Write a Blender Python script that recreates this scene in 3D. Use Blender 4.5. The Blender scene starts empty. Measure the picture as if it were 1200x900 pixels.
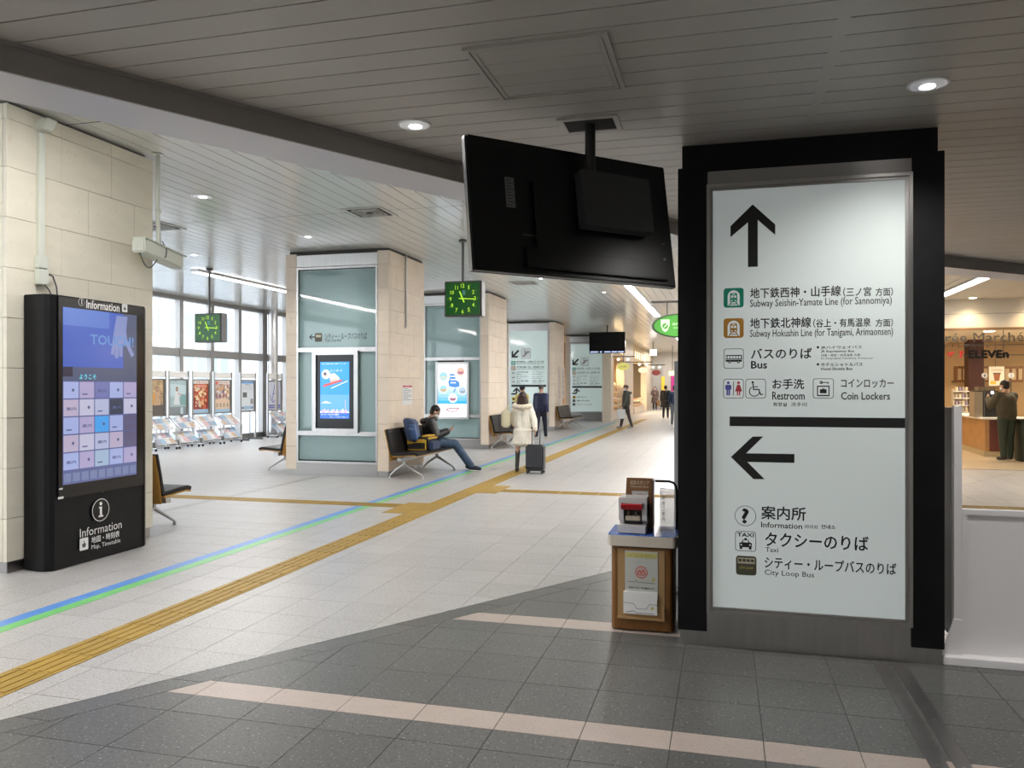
import bpy, bmesh, math, random
from mathutils import Vector, Matrix, Euler
random.seed(7)
PI = math.pi
scene = bpy.context.scene
C = scene.collection

# ------------------------------------------------------------------ camera
FPX, EYE, HORIZON = 930.0, 1.6, 453.0
YAW = math.atan(248/FPX)
cam_d = bpy.data.cameras.new('camera'); cam = bpy.data.objects.new('camera', cam_d); C.objects.link(cam)
cam_d.sensor_width = 36; cam_d.lens = 36*FPX/1200; cam_d.shift_y = (HORIZON-450)/1200
cam.location = (0, 0, EYE); cam.rotation_euler = (PI/2, 0, YAW); cam_d.clip_end = 400
scene.camera = cam
# ------------------------------------------------------------------ world and exposure
vs = scene.view_settings
scene.display_settings.display_device = 'sRGB'
vs.view_transform = 'Standard'; vs.look = 'None'; vs.gamma = 1; vs.use_curve_mapping = False
vs.exposure = 1.03
w = bpy.data.worlds.new('world'); scene.world = w; w.use_nodes = True
bg = w.node_tree.nodes['Background']; bg.inputs[0].default_value = (.86, .93, 1, 1); bg.inputs[1].default_value = 2.1
scene.cycles.use_denoising = True
scene.cycles.max_bounces = 8; scene.cycles.diffuse_bounces = 5; scene.cycles.glossy_bounces = 4
scene.cycles.sample_clamp_indirect = 4
scene.cycles.caustics_reflective = False; scene.cycles.caustics_refractive = False
def area(name, loc, sx, sy, power, col=(1, 1, 1), rot=(0, 0, 0), portal=False, spread=PI):
    l = bpy.data.lights.new(name, 'AREA'); l.shape = 'RECTANGLE'; l.size = sx; l.size_y = sy
    l.energy = power; l.color = col; l.spread = spread
    if portal: l.cycles.is_portal = True
    o = bpy.data.objects.new(name, l); C.objects.link(o); o.location = loc; o.rotation_euler = rot
    return o
# daylight comes in through the window wall: portals in its openings
WX = -14.3
LOWP, HIP, LINEP, SHOPP, SHOPI = 68, 60, 140, 42, 34
area('window_portal', (WX+.12, 16, 2.0), 3.9, 36, 1, rot=(0, -PI/2, 0), portal=True)

# ------------------------------------------------------------------ pixel measuring on real planes
FW = (-math.sin(YAW), math.cos(YAW)); RT = (math.cos(YAW), math.sin(YAW))
def ray(u, v):
    s = (u-600)/FPX
    return FW[0]+RT[0]*s, FW[1]+RT[1]*s, (HORIZON-v)/FPX
def atY(u, v, Y):
    r = ray(u, v); t = Y/r[1]; return Vector((r[0]*t, Y, EYE+r[2]*t))
def atX(u, v, X):
    r = ray(u, v); t = X/r[0]; return Vector((X, r[1]*t, EYE+r[2]*t))
def atZ(u, v, Z=0):
    r = ray(u, v); t = (Z-EYE)/r[2]; return Vector((r[0]*t, r[1]*t, Z))

# ------------------------------------------------------------------ materials
MATS = {}
def mat(name, col=(.5, .5, .5), rough=.5, metal=0, emit=0, ecol=None, vary=0, noise=0, nscale=8, speck=None, coat=0, bump=0, bscale=60, spec=.5, alpha=1, trans=0, stretch=None, aniso=0):
    if name in MATS: return MATS[name]
    m = bpy.data.materials.new(name); m.use_nodes = True; nt = m.node_tree; N = nt.nodes; L = nt.links
    b = N['Principled BSDF']
    b.inputs['Base Color'].default_value = (*col, 1); b.inputs['Roughness'].default_value = rough
    b.inputs['Metallic'].default_value = metal; b.inputs['Specular IOR Level'].default_value = spec
    b.inputs['Coat Weight'].default_value = coat; b.inputs['Coat Roughness'].default_value = .04
    if alpha < 1: b.inputs['Alpha'].default_value = alpha
    if trans: b.inputs['Transmission Weight'].default_value = trans
    if emit:
        b.inputs['Emission Color'].default_value = (*(ecol or col), 1); b.inputs['Emission Strength'].default_value = emit
    cur = None
    if vary or noise or speck:
        rgb = N.new('ShaderNodeRGB'); rgb.outputs[0].default_value = (*col, 1); cur = rgb.outputs[0]
        geo = N.new('ShaderNodeNewGeometry')
        vec = geo.outputs['Position']
        if stretch:
            mp = N.new('ShaderNodeMapping'); mp.inputs['Scale'].default_value = stretch
            L.new(vec, mp.inputs[0]); vec = mp.outputs[0]
    def mixin(fac, colr, cur):
        mx = N.new('ShaderNodeMix'); mx.data_type = 'RGBA'
        L.new(fac, mx.inputs[0]); L.new(cur, mx.inputs[6]); mx.inputs[7].default_value = (*colr, 1)
        return mx.outputs[2]
    if noise:
        n = N.new('ShaderNodeTexNoise'); n.inputs['Scale'].default_value = nscale; n.inputs['Detail'].default_value = 5
        L.new(vec, n.inputs['Vector'])
        mr = N.new('ShaderNodeMapRange'); mr.inputs[1].default_value = .3; mr.inputs[2].default_value = .7
        mr.inputs[3].default_value = 1-noise; mr.inputs[4].default_value = 1+noise; L.new(n.outputs[0], mr.inputs[0])
        vm = N.new('ShaderNodeVectorMath'); vm.operation = 'SCALE'; L.new(cur, vm.inputs[0]); L.new(mr.outputs[0], vm.inputs['Scale'])
        cur = vm.outputs[0]
    if vary:
        oi = N.new('ShaderNodeObjectInfo')
        mr = N.new('ShaderNodeMapRange'); mr.inputs[3].default_value = 1-vary; mr.inputs[4].default_value = 1+vary
        L.new(oi.outputs['Random'], mr.inputs[0])
        vm = N.new('ShaderNodeVectorMath'); vm.operation = 'SCALE'; L.new(cur, vm.inputs[0]); L.new(mr.outputs[0], vm.inputs['Scale'])
        cur = vm.outputs[0]
    if speck:
        for (scol, sc, thr) in speck:
            v = N.new('ShaderNodeTexNoise'); v.inputs['Scale'].default_value = sc; v.inputs['Detail'].default_value = 1.5
            L.new(geo.outputs['Position'], v.inputs['Vector'])
            mr = N.new('ShaderNodeMapRange'); mr.inputs[1].default_value = thr; mr.inputs[2].default_value = thr+.06
            L.new(v.outputs[0], mr.inputs[0]); cur = mixin(mr.outputs[0], scol, cur)
    if cur is not None: L.new(cur, b.inputs['Base Color'])
    if bump:
        n = N.new('ShaderNodeTexNoise'); n.inputs['Scale'].default_value = bscale; n.inputs['Detail'].default_value = 4
        tc = N.new('ShaderNodeNewGeometry'); L.new(tc.outputs['Position'], n.inputs['Vector'])
        bp = N.new('ShaderNodeBump'); bp.inputs['Strength'].default_value = bump; bp.inputs['Distance'].default_value = .01
        L.new(n.outputs[0], bp.inputs['Height']); L.new(bp.outputs[0], b.inputs['Normal'])
    MATS[name] = m; return m
def glow(name, col, e=1.0, rough=.15):
    # a backlit sheet or screen: gives off light itself, its black is dark glass
    return mat(name, tuple(c*.25 for c in col), rough, emit=e*.55, ecol=col)
white_tile = mat('white_floor_tile', (.40, .39, .385), .34, spec=.38, vary=.06, speck=[((.16, .155, .15), 80, .615), ((.50, .49, .47), 60, .6)], noise=.05, nscale=2)
dark_tile = mat('dark_floor_tile', (.10, .10, .098), .33, vary=.09, speck=[((.33, .33, .29), 75, .645), ((.045, .045, .045), 50, .62)], noise=.06, nscale=3)
pink_tile = mat('pink_floor_tile', (.40, .335, .30), .32, vary=.05, speck=[((.28, .22, .2), 90, .62)], noise=.04)
grout = mat('grout', (.07, .068, .065), .8)
stone_m = mat('cream_stone', (.74, .70, .585), .45, vary=.03, noise=.035, nscale=3, stretch=(1, 1, 3), speck=[((.70, .63, .49), 14, .68)])
stone_w = mat('cream_stone_warm_lit', (.82, .70, .575), .45, vary=.03, noise=.035, nscale=3, stretch=(1, 1, 3), speck=[((.76, .62, .48), 14, .68)])  # the cream stone again, with warm light on the farther pillars put into its colour
joint_m = mat('stone_joint', (.30, .26, .2), .8)
steel = mat('brushed_steel', (.5, .49, .48), .28, metal=1, noise=.06, nscale=6, stretch=(4, 4, .3))
steel_d = mat('dull_steel', (.36, .35, .34), .36, metal=1)
alu_w = mat('window_aluminium', (.36, .355, .35), .4, metal=.6)
alu = mat('aluminium', (.62, .62, .63), .3, metal=.9)
black = mat('black_paint', (.006, .006, .007), .5, noise=.2, nscale=9, spec=.22)
blackg = mat('black_gloss', (.006, .006, .007), .16, spec=.35)
darkvoid = mat('ceiling_void', (.03, .03, .03), .9)
near_slat = mat('near_ceiling_slat', (.46, .435, .405), .42, vary=.03, noise=.03, nscale=1.5)
far_slat = mat('far_ceiling_slat', (.66, .67, .65), .16, vary=.02)
beam_m = mat('fascia_paint_shaded', (.33, .31, .29), .5, noise=.03, nscale=2)  # fascia side of the beam: its shade is put into a darker colour
soffit_m = mat('soffit_paint_lit', (.66, .65, .69), .4)  # underside of the same beam: light from the floor is put into its colour
paint_w = mat('white_paint', (.72, .71, .69), .5)
cream_w = mat('cream_paint', (.68, .6, .48), .5)
glass_t = mat('teal_back_painted_glass', (.27, .395, .40), .04, noise=.02, nscale=1, coat=.3)
orange_w = mat('orange_plywood', (.55, .27, .06), .4, noise=.15, nscale=14, stretch=(1, 1, .2))
brown_w = mat('brown_wood', (.19, .080, .018), .42, noise=.14, nscale=16, stretch=(4, 4, .5))
leather = mat('black_leather', (.014, .011, .011), .42, noise=.2, nscale=40, spec=.3)
yellow_t = mat('tactile_yellow', (.34, .215, .035), .5, vary=.07, noise=.08, nscale=12, speck=[((.28, .19, .05), 30, .63)])
blue_tape = mat('blue_tape', (.10, .25, .60), .35, noise=.08, nscale=9)
green_tape = mat('green_tape', (.17, .50, .16), .35, noise=.08, nscale=9)
ink = mat('ink_black', (.012, .012, .013), .4)
ink_g = mat('ink_grey', (.09, .09, .09), .4)
white_p = mat('print_white', (.8, .8, .8), .5)
led_w = mat('led_white', (1, 1, 1), .5, emit=4, ecol=(.95, .96, 1))
lamp_w = mat('lamp_white', (1, 1, 1), .5, emit=6, ecol=(1, .98, .95))
ivory = mat('ivory_enamel', (.66, .69, .62), .45)

# ------------------------------------------------------------------ mesh building
class MB:
    def __init__(s): s.v = []; s.f = []; s.m = []; s.sm = []
    def add(s, vs, fs, mi=0, smooth=False):
        o = len(s.v); s.v += [tuple(v) for v in vs]
        for f in fs: s.f.append([i+o for i in f]); s.m.append(mi); s.sm.append(smooth)
        return s
    def box(s, x0, y0, z0, x1, y1, z1, mi=0):
        if x0 > x1: x0, x1 = x1, x0
        if y0 > y1: y0, y1 = y1, y0
        if z0 > z1: z0, z1 = z1, z0
        v = [(x0, y0, z0), (x1, y0, z0), (x1, y1, z0), (x0, y1, z0), (x0, y0, z1), (x1, y0, z1), (x1, y1, z1), (x0, y1, z1)]
        return s.add(v, [(0, 3, 2, 1), (4, 5, 6, 7), (0, 1, 5, 4), (1, 2, 6, 5), (2, 3, 7, 6), (3, 0, 4, 7)], mi)
    def obox(s, c, U, V, W, mi=0):
        c, U, V, W = map(Vector, (c, U, V, W)); v = []
        for k in (-1, 1):
            for a, b in ((-1, -1), (1, -1), (1, 1), (-1, 1)): v.append(c+U*a+V*b+W*k)
        return s.add(v, [(0, 3, 2, 1), (4, 5, 6, 7), (0, 1, 5, 4), (1, 2, 6, 5), (2, 3, 7, 6), (3, 0, 4, 7)], mi)
    def prism(s, pts, z0, z1, mi=0):
        n = len(pts); v = [(p[0], p[1], z0) for p in pts]+[(p[0], p[1], z1) for p in pts]
        f = [tuple(range(n-1, -1, -1)), tuple(range(n, 2*n))]+[(i, (i+1) % n, n+(i+1) % n, n+i) for i in range(n)]
        return s.add(v, f, mi)
    def cprism(s, pts, z0, z1, ch, mi=0):
        # bevelled rim prism for convex polygons centred around their mean
        n = len(pts); cx = sum(p[0] for p in pts)/n; cy = sum(p[1] for p in pts)/n
        rings = []
        for z, k in ((z0, 0), (z1-ch, 0), (z1, ch)):
            for p in pts:
                dx, dy = p[0]-cx, p[1]-cy; l = max(math.hypot(dx, dy), 1e-6); q = 1-k*1.3/l
                rings.append((cx+dx*q, cy+dy*q, z))
        f = [tuple(range(n-1, -1, -1)), tuple(range(2*n, 3*n))]
        for r in (0, n): f += [(r+i, r+(i+1) % n, r+n+(i+1) % n, r+n+i) for i in range(n)]
        return s.add(rings, f, mi)
    def tube(s, pts, r, seg=8, mi=0, cap=True, rb=None):
        pts = [Vector(p) for p in pts]; n = len(pts); R = r if isinstance(r, (list, tuple)) else [r]*n
        vs = []; up = None
        for i, p in enumerate(pts):
            d = (pts[min(i+1, n-1)]-pts[max(i-1, 0)]).normalized()
            if up is None:
                a = Vector((0, 0, 1)) if abs(d.z) < .9 else Vector((1, 0, 0))
            else: a = up
            x = d.cross(a)
            if x.length < 1e-5: x = d.cross(Vector((0, 1, 0)))
            x.normalize(); y = x.cross(d).normalized(); up = y
            q = 1 if rb is None else rb
            for k in range(seg):
                t = 2*PI*k/seg+PI/seg; vs.append(p+x*math.cos(t)*R[i]+y*math.sin(t)*R[i]*q)
        f = []
        for i in range(n-1):
            for k in range(seg):
                k2 = (k+1) % seg; f.append((i*seg+k, i*seg+k2, (i+1)*seg+k2, (i+1)*seg+k))
        s.add(vs, f, mi, seg > 5)
        if cap:
            s.add(vs[:seg], [tuple(range(seg-1, -1, -1))], mi); s.add(vs[-seg:], [tuple(range(seg))], mi)
        return s
    def cyl(s, x, y, z0, z1, r, seg=16, mi=0, r2=None):
        r2 = r if r2 is None else r2
        return s.tube([(x, y, z0), (x, y, z1)], [r, r2], seg, mi)
    def ell(s, c, rx, ry, rz, M=None, seg=16, rings=10, mi=0):
        vs = []; f = []; c = Vector(c)
        for i in range(rings+1):
            a = PI*i/rings
            for k in range(seg):
                t = 2*PI*k/seg; p = Vector((rx*math.sin(a)*math.cos(t), ry*math.sin(a)*math.sin(t), rz*math.cos(a)))
                if M is not None: p = M @ p
                vs.append(c+p)
        for i in range(rings):
            for k in range(seg):
                k2 = (k+1) % seg; f.append((i*seg+k, (i+1)*seg+k, (i+1)*seg+k2, i*seg+k2))
        return s.add(vs, f, mi, True)
    def mesh(s, name, mats, off=(0, 0, 0)):
        me = bpy.data.meshes.new(name)
        ox, oy, oz = off
        me.from_pydata([(x-ox, y-oy, z-oz) for x, y, z in s.v], [], s.f)
        if not isinstance(mats, (list, tuple)): mats = [mats]
        for m in mats: me.materials.append(m)
        me.polygons.foreach_set('material_index', s.m); me.polygons.foreach_set('use_smooth', s.sm)
        me.update(); return me
def put(name, mb, mats, parent=None, bevel=0, world=True, seg=2):
    off = (0, 0, 0)
    if parent is not None and world: off = root_of(parent)
    me = mb.mesh(name, mats, off) if isinstance(mb, MB) else mb
    if bevel:
        bm = bmesh.new(); bm.from_mesh(me); bmesh.ops.remove_doubles(bm, verts=bm.verts, dist=1e-5)
        ed = [e for e in bm.edges if len(e.link_faces) == 2 and e.calc_face_angle(0) > .6]
        bmesh.ops.bevel(bm, geom=ed, offset=bevel, segments=seg, affect='EDGES', clamp_overlap=True)
        bm.to_mesh(me); bm.free()
    o = bpy.data.objects.new(name, me); C.objects.link(o)
    if parent is not None: o.parent = parent
    return o
def root_of(p):
    x = Vector((0, 0, 0))
    while p is not None: x += p.location; p = p.parent
    return tuple(x)
def thing(name, label, cat, loc=(0, 0, 0), rz=0, group=None):
    o = bpy.data.objects.new(name, None); C.objects.link(o); o.empty_display_size = .1
    o.location = loc; o.rotation_euler = (0, 0, rz); o['label'] = label; o['category'] = cat
    if group: o['group'] = group
    return o
def tag(o, label, cat, group=None):
    o['label'] = label; o['category'] = cat
    if group: o['group'] = group
    return o
def struct(name, mb, mats, label=None, **k):
    o = put(name, mb, mats, **k); o['kind'] = 'structure'
    if label: o['label'] = label
    return o
def copy_tree(o, label=None, parent=None):
    c = o.copy(); C.objects.link(c); c.parent = parent
    if label: c['label'] = label
    for ch in o.children: copy_tree(ch, None, c)
    return c

# ------------------------------------------------------------------ lettering
_tc = {}
def text_geo(s, bold=0.0):
    k = (s, bold)
    if k in _tc: return _tc[k]
    cu = bpy.data.curves.new('t', 'FONT'); cu.body = s; cu.resolution_u = 2; cu.offset = bold; cu.size = 1
    ob = bpy.data.objects.new('t', cu); C.objects.link(ob)
    dg = bpy.context.evaluated_depsgraph_get(); me = bpy.data.meshes.new_from_object(ob.evaluated_get(dg))
    vs = [tuple(v.co) for v in me.vertices]; fs = [tuple(p.vertices) for p in me.polygons]
    bpy.data.objects.remove(ob); bpy.data.curves.remove(cu); bpy.data.meshes.remove(me)
    if vs:
        x0 = min(v[0] for v in vs); x1 = max(v[0] for v in vs); y0 = min(v[1] for v in vs); y1 = max(v[1] for v in vs)
    else: x0 = y0 = 0; x1 = y1 = 1
    _tc[k] = (vs, fs, x0, x1, y0, y1); return _tc[k]
class Sheet:
    """flat print on a plane: local (a, b) in metres from O along A and B, raised by n"""
    def __init__(s, O, A, B, lift=.0015):
        s.O = Vector(O); s.A = Vector(A).normalized(); s.B = Vector(B).normalized(); s.N = s.A.cross(s.B); s.lift = lift; s.mb = MB(); s.mats = []
    def mi(s, m):
        if m not in s.mats: s.mats.append(m)
        return s.mats.index(m)
    def P(s, a, b, l=1): return s.O+s.A*a+s.B*b+s.N*(s.lift*l)
    def poly(s, pts, m, l=1):
        bmv = [s.P(a, b, l) for a, b in pts]; area2 = sum(pts[i-1][0]*pts[i][1]-pts[i][0]*pts[i-1][1] for i in range(len(pts)))
        f = tuple(range(len(pts)))
        s.mb.add(bmv, [f if area2 > 0 else f[::-1]], s.mi(m)); return s
    def rect(s, a0, b0, a1, b1, m, l=1): return s.poly([(a0, b0), (a1, b0), (a1, b1), (a0, b1)], m, l)
    def rr(s, a0, b0, a1, b1, r, m, l=1):
        pts = []
        for cx, cy, t0 in ((a1-r, b1-r, 0), (a0+r, b1-r, 90), (a0+r, b0+r, 180), (a1-r, b0+r, 270)):
            for k in range(4): t = math.radians(t0+30*k); pts.append((cx+r*math.cos(t), cy+r*math.sin(t)))
        return s.poly(pts, m, l)
    def disc(s, a, b, r, m, l=1, n=20, ry=None):
        ry = ry or r; return s.poly([(a+r*math.cos(2*PI*k/n), b+ry*math.sin(2*PI*k/n)) for k in range(n)], m, l)
    def line(s, pts, w, m, l=1):
        for (x0, y0), (x1, y1) in zip(pts, pts[1:]):
            d = math.hypot(x1-x0, y1-y0) or 1; nx, ny = -(y1-y0)/d*w/2, (x1-x0)/d*w/2; ex, ey = (x1-x0)/d*w*.3, (y1-y0)/d*w*.3
            s.poly([(x0-ex+nx, y0-ey+ny), (x0-ex-nx, y0-ey-ny), (x1+ex-nx, y1+ey-ny), (x1+ex+nx, y1+ey+ny)], m, l)
        return s
    def text(s, t, a0, b0, a1, b1, m, bold=0.0, l=1):
        # heavier strokes are laid down as copies nudged by a hair, so that dense characters stay legible
        vs, fs, x0, x1, y0, y1 = text_geo(t, 0)
        if not fs: return s
        em = min((b1-b0)/max(y1-y0, 1e-6), (a1-a0)/max(x1-x0, 1e-6)); d = bold*em*1.15
        a0 += d; a1 -= d; b0 += d; b1 -= d
        sx = (a1-a0)/max(x1-x0, 1e-6); sy = (b1-b0)/max(y1-y0, 1e-6)
        for k, (dx, dy) in enumerate(((0, 0),) if bold <= .004 else ((-d, 0), (d, 0), (0, d), (0, -d))):
            s.mb.add([s.P(a0+dx+(v[0]-x0)*sx, b0+dy+(v[1]-y0)*sy, l+.02*k) for v in vs], fs, s.mi(m))
        return s
    def done(s, name, parent=None):
        return put(name, s.mb, s.mats, parent)

# ------------------------------------------------------------------ polygon clipping
def clip(poly, a, b, c):
    """keep a*x+b*y <= c"""
    out = []
    for i in range(len(poly)):
        p, q = poly[i-1], poly[i]; dp = a*p[0]+b*p[1]-c; dq = a*q[0]+b*q[1]-c
        if (dp <= 0) != (dq <= 0):
            t = dp/(dp-dq); out.append((p[0]+(q[0]-p[0])*t, p[1]+(q[1]-p[1])*t))
        if dq <= 0: out.append(q)
    return out
def parea(p): return abs(sum(p[i-1][0]*p[i][1]-p[i][0]*p[i-1][1] for i in range(len(p))))/2
def depth(x, y): return x*FW[0]+y*FW[1]
def inview(x, y, z=0, m=60):
    d = depth(x, y)
    if d < .3: return False
    u = 600+FPX*(x*RT[0]+y*RT[1])/d; v = HORIZON-FPX*(z-EYE)/d
    return -m < u < 1200+m and -m < v < 900+m

# ================================================================== THE SETTING: floor
A_C, B_C = 5.269, 8.3          # dark floor: -x+.63y <= A_C and y-.75x <= B_C
TX, TY = .404, .405
floor = struct('floor', MB().box(-14.4, -4, -.12, 9.2, 58, -.0035), grout, 'pale speckled stone tile floor with a dark grey area in front')
tiles = []                      # (poly, material index)
JG = .0018
def cells(x0, x1, y0, y1, mi, cl):
    p = [(x0+JG, y0+JG), (x1-JG, y0+JG), (x1-JG, y1-JG), (x0+JG, y1-JG)]
    for c in cl:
        p = clip(p, *c)
        if len(p) < 3: return
    if parea(p) > .0006: tiles.append((p, mi))
inA = (-1, .63, A_C-.004); outA = (1, -.63, -A_C-.004); inB = (-.75, 1, B_C-.003); outB = (.75, -1, -B_C-.003)
inner = (-1, .63, A_C-.204); strip = (1, -.63, -(A_C-.2))
nx0 = int((-14.3+.635)/TX)-1
for i in range(nx0, 26):
    x0 = -.635+TX*i; x1 = x0+TX
    if x1 > 9.2: break
    x0 = max(x0, -14.35)
    if x1 > 1.3 and x0 < 1.1: pass
    for k in range(-20, 134):
        y0 = 3.755+TY*k; y1 = y0+TY
        if y0 > 17.1 and x0 > 1.1: continue
        # white: outside A, or inside A but beyond B
        cells(x0, x1, y0, y1, 0, [outA]); cells(x0, x1, y0, y1, 0, [inA, outB])
    y = 3.755-TY*20+.12
    base = 3.755-1.62*4
    for q in range(0, 10):
        yb = base+1.62*q
        for (a, b, m) in ((yb-.2, yb, 2), (yb, yb+.405, 1), (yb+.405, yb+.81, 1), (yb+.81, yb+1.215, 1), (yb+1.215, yb+1.42, 1)):
            if b > 9: continue
            cells(x0, x1, a, b, m, [inner, inB])
# diagonal border tiles of the dark area
dl = math.hypot(.63, 1)
for k in range(-10, 18):
    ya = k*.62; yb = ya+.62-.004
    xa, xb = .63*ya-A_C, .63*yb-A_C; o = .2
    p = [(xa+.004, ya), (xa+o, ya-.0), (xb+o, yb), (xb+.004, yb)]
    p = clip(p, *inB)
    if len(p) > 2: tiles.append((p, 1))
def score(p):
    cx = sum(q[0] for q in p)/len(p); cy = sum(q[1] for q in p)/len(p)
    if not inview(cx, cy, 0, 10): return 0
    return parea(p)/depth(cx, cy)**3
tiles.sort(key=lambda t: -score(t[0]))
fm = [white_tile, dark_tile, pink_tile]
for p, mi in tiles[:300]:
    mb = MB().cprism(p, -.02, 0, .0007); cx, cy = p[0]
    o = put('tile', mb.mesh('tile', fm[mi], (cx, cy, 0)), None, floor); o.location = (cx, cy, 0)
mb = MB()
for p, mi in tiles[300:]:
    n = len(p); mb.add([(q[0], q[1], 0) for q in p]+[(q[0], q[1], -.02) for q in p], [tuple(range(n))]+[(i, n+i, n+(i+1) % n, (i+1) % n) for i in range(n)], mi)
o = put('tile', mb, fm, floor); o['kind'] = 'stuff'
shop_floor = struct('floor', MB().box(1.2, 17.16, -.02, 9.2, 30, .002), mat('shop_floor_tile', (.62, .52, .38), .25, noise=.04), 'glossy beige floor of the convenience shop')
put('threshold', MB().box(1.2, 17.13, -.01, 9.2, 17.17, .006), steel_d, shop_floor)
# steel channel let into the dark floor beside the sign pillar, and a strip in the pale floor
ch = thing('floor_channel', 'brushed steel double shutter channel set in the dark floor tiles', 'floor channel', (.925, 2, 0))
put('channel_plate', MB().box(.84, -1, -.01, .915, 5.02, .003).box(.94, -1, -.01, 1.01, 5.02, .003), mat('channel_steel', (.30, .29, .285), .34, metal=.9, noise=.1, nscale=5), ch)
put('channel_groove', MB().box(.915, -1, -.012, .94, 5.02, -.002), blackg, ch)
for k in range(12):
    for x in (.875, .975): put('screw', MB().cyl(x, -.8+k*.5, .003, .0045, .008, 8), steel, ch)
es = thing('floor_strip', 'thin grey metal expansion strip in the pale floor near the left pillars', 'floor strip', (-6.97, 9, 0))
put('strip_plate', MB().box(-7.03, 7, -.005, -6.91, 12.75, .003), steel_d, es)

# tactile paving
def tactile(rootobj, x0, y0, n, along, kind='bar'):
    me = None
    for k in range(n):
        if me is None:
            mb = MB().box(.002, .002, 0, .298, .298, .003)
            if kind == 'bar':
                for j in range(4):
                    c = .045+j*.07
                    if along == 'y': mb.obox((c, .15, .0045), (.015, 0, 0), (0, .135, 0), (0, 0, .0025))
                    else: mb.obox((.15, c, .0045), (.135, 0, 0), (0, .015, 0), (0, 0, .0025))
            else:
                for a in range(5):
                    for b in range(5): mb.cyl(.03+a*.06, .03+b*.06, .003, .007, .016, 6, 0, .01)
            me = mb.mesh('tactile_tile', yellow_t)
        o = put('tactile_tile', me, None, rootobj)
        X = x0+(.3*k if along == 'x' else 0); Y = y0+(.3*k if along == 'y' else 0)
        o.location = (X-rootobj.location.x, Y-rootobj.location.y, .0005)
ts = thing('tactile_path', 'long yellow tactile guide path running down the concourse beside the blue and green lines', 'tactile paving', (-3.89, 3, 0))
tactile(ts, -3.89, 1.2, 27, 'y'); tactile(ts, -3.89, 10.2, 4, 'y'); tactile(ts, -3.89, 12.3, 90, 'y')
tactile(ts, -4.19, 9.3, 3, 'y', 'dot'); tactile(ts, -3.89, 9.3, 3, 'y', 'dot')
tactile(ts, -3.89, 11.4, 3, 'y', 'dot'); tactile(ts, -3.59, 11.4, 3, 'y', 'dot')
tl = thing('tactile_path', 'yellow tactile guide branch leading left towards the windows', 'tactile paving', (-8, 9.9, 0))
tactile(tl, -4.49-.3*24, 9.75, 25, 'x')
tr = thing('tactile_path', 'yellow tactile guide branch leading right behind the stamp desk', 'tactile paving', (-3, 11.6, 0))
tactile(tr, -3.29, 11.6, 38, 'x')
for nm, a, b, m, lb in (('floor_line', -4.76, -4.645, blue_tape, 'blue guide line taped on the pale floor'), ('floor_line', -4.645, -4.54, green_tape, 'green guide line taped on the pale floor beside the blue one')):
    tag(put(nm, MB().box(a, -3.9, 0, b, 36, .0018), m), lb, 'floor line')

# ================================================================== ceilings
LZ, FZ, RZ = 3.1, 4.05, 3.3
cinA = (-1, .575, 4.634); coutA = (1, -.575, -4.634-.05); cinB = (-.87, 1, 7.95); coutB = (.87, -1, -7.95-.05)
low = [(-8, -4), (9.2, -4), (9.2, 20), (-8, 20)]
low = clip(clip(low, *cinA), *cinB)
ceil = struct('ceiling', MB().prism(low, LZ+.045, LZ+.12), darkvoid, 'low grey slatted ceiling over the dark floor')
for k in range(-44, 70):
    y0 = 3.47+.17*k+.004; y1 = y0+.162
    if y0 < -4 or y0 > 15.6: continue
    for a, b in ((-8, .452), (.498, 9.2)):
        p = clip(clip([(a, y0), (b, y0), (b, y1), (a, y1)], *cinA), *cinB)
        if len(p) < 3: continue
        mb = MB().cprism(p, LZ, LZ+.02, .0) if 0 else MB().prism(p, LZ, LZ+.018)
        put('ceiling_slat', mb.mesh('ceiling_slat', near_slat, (p[0][0], p[0][1], LZ)), None, ceil).location = (p[0][0], p[0][1], LZ)
put('cover_strip', MB().box(.45, -4, LZ-.002, .5, 8.3, LZ+.02), near_slat, ceil)
# stepped beam round the low ceiling
def off(p, n, d): return (p[0]+n[0]*d, p[1]+n[1]*d)
pA, pC, pB = (-6.93, -4), (-.13, 7.84), (9.2, 15.95)
nA, nB = (-.867, .498), (-.656, .755); nM = (-.775, .64)
def strip_mesh(d0, d1, z0, z1, mi, mb):
    P = [off(pA, nA, d0), off(pC, nM, d0*1.01), off(pB, nB, d0)]; Q = [off(pA, nA, d1), off(pC, nM, d1*1.01), off(pB, nB, d1)]
    for i in (0, 1): mb.prism([P[i], P[i+1], Q[i+1], Q[i]], z0, z1, mi)
beam = struct('trim_1', (lambda m: (strip_mesh(0, .40, 2.976, 4.04, 0, m), m)[1])(MB()), [soffit_m], 'stepped grey beam where the low ceiling meets the high one')
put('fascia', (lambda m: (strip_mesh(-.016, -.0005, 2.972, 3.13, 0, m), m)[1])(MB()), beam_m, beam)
put('shadow_bead', (lambda m: (strip_mesh(-.04, -.017, 3.085, 3.1, 0, m), m)[1])(MB()), beam_m, beam)

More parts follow.
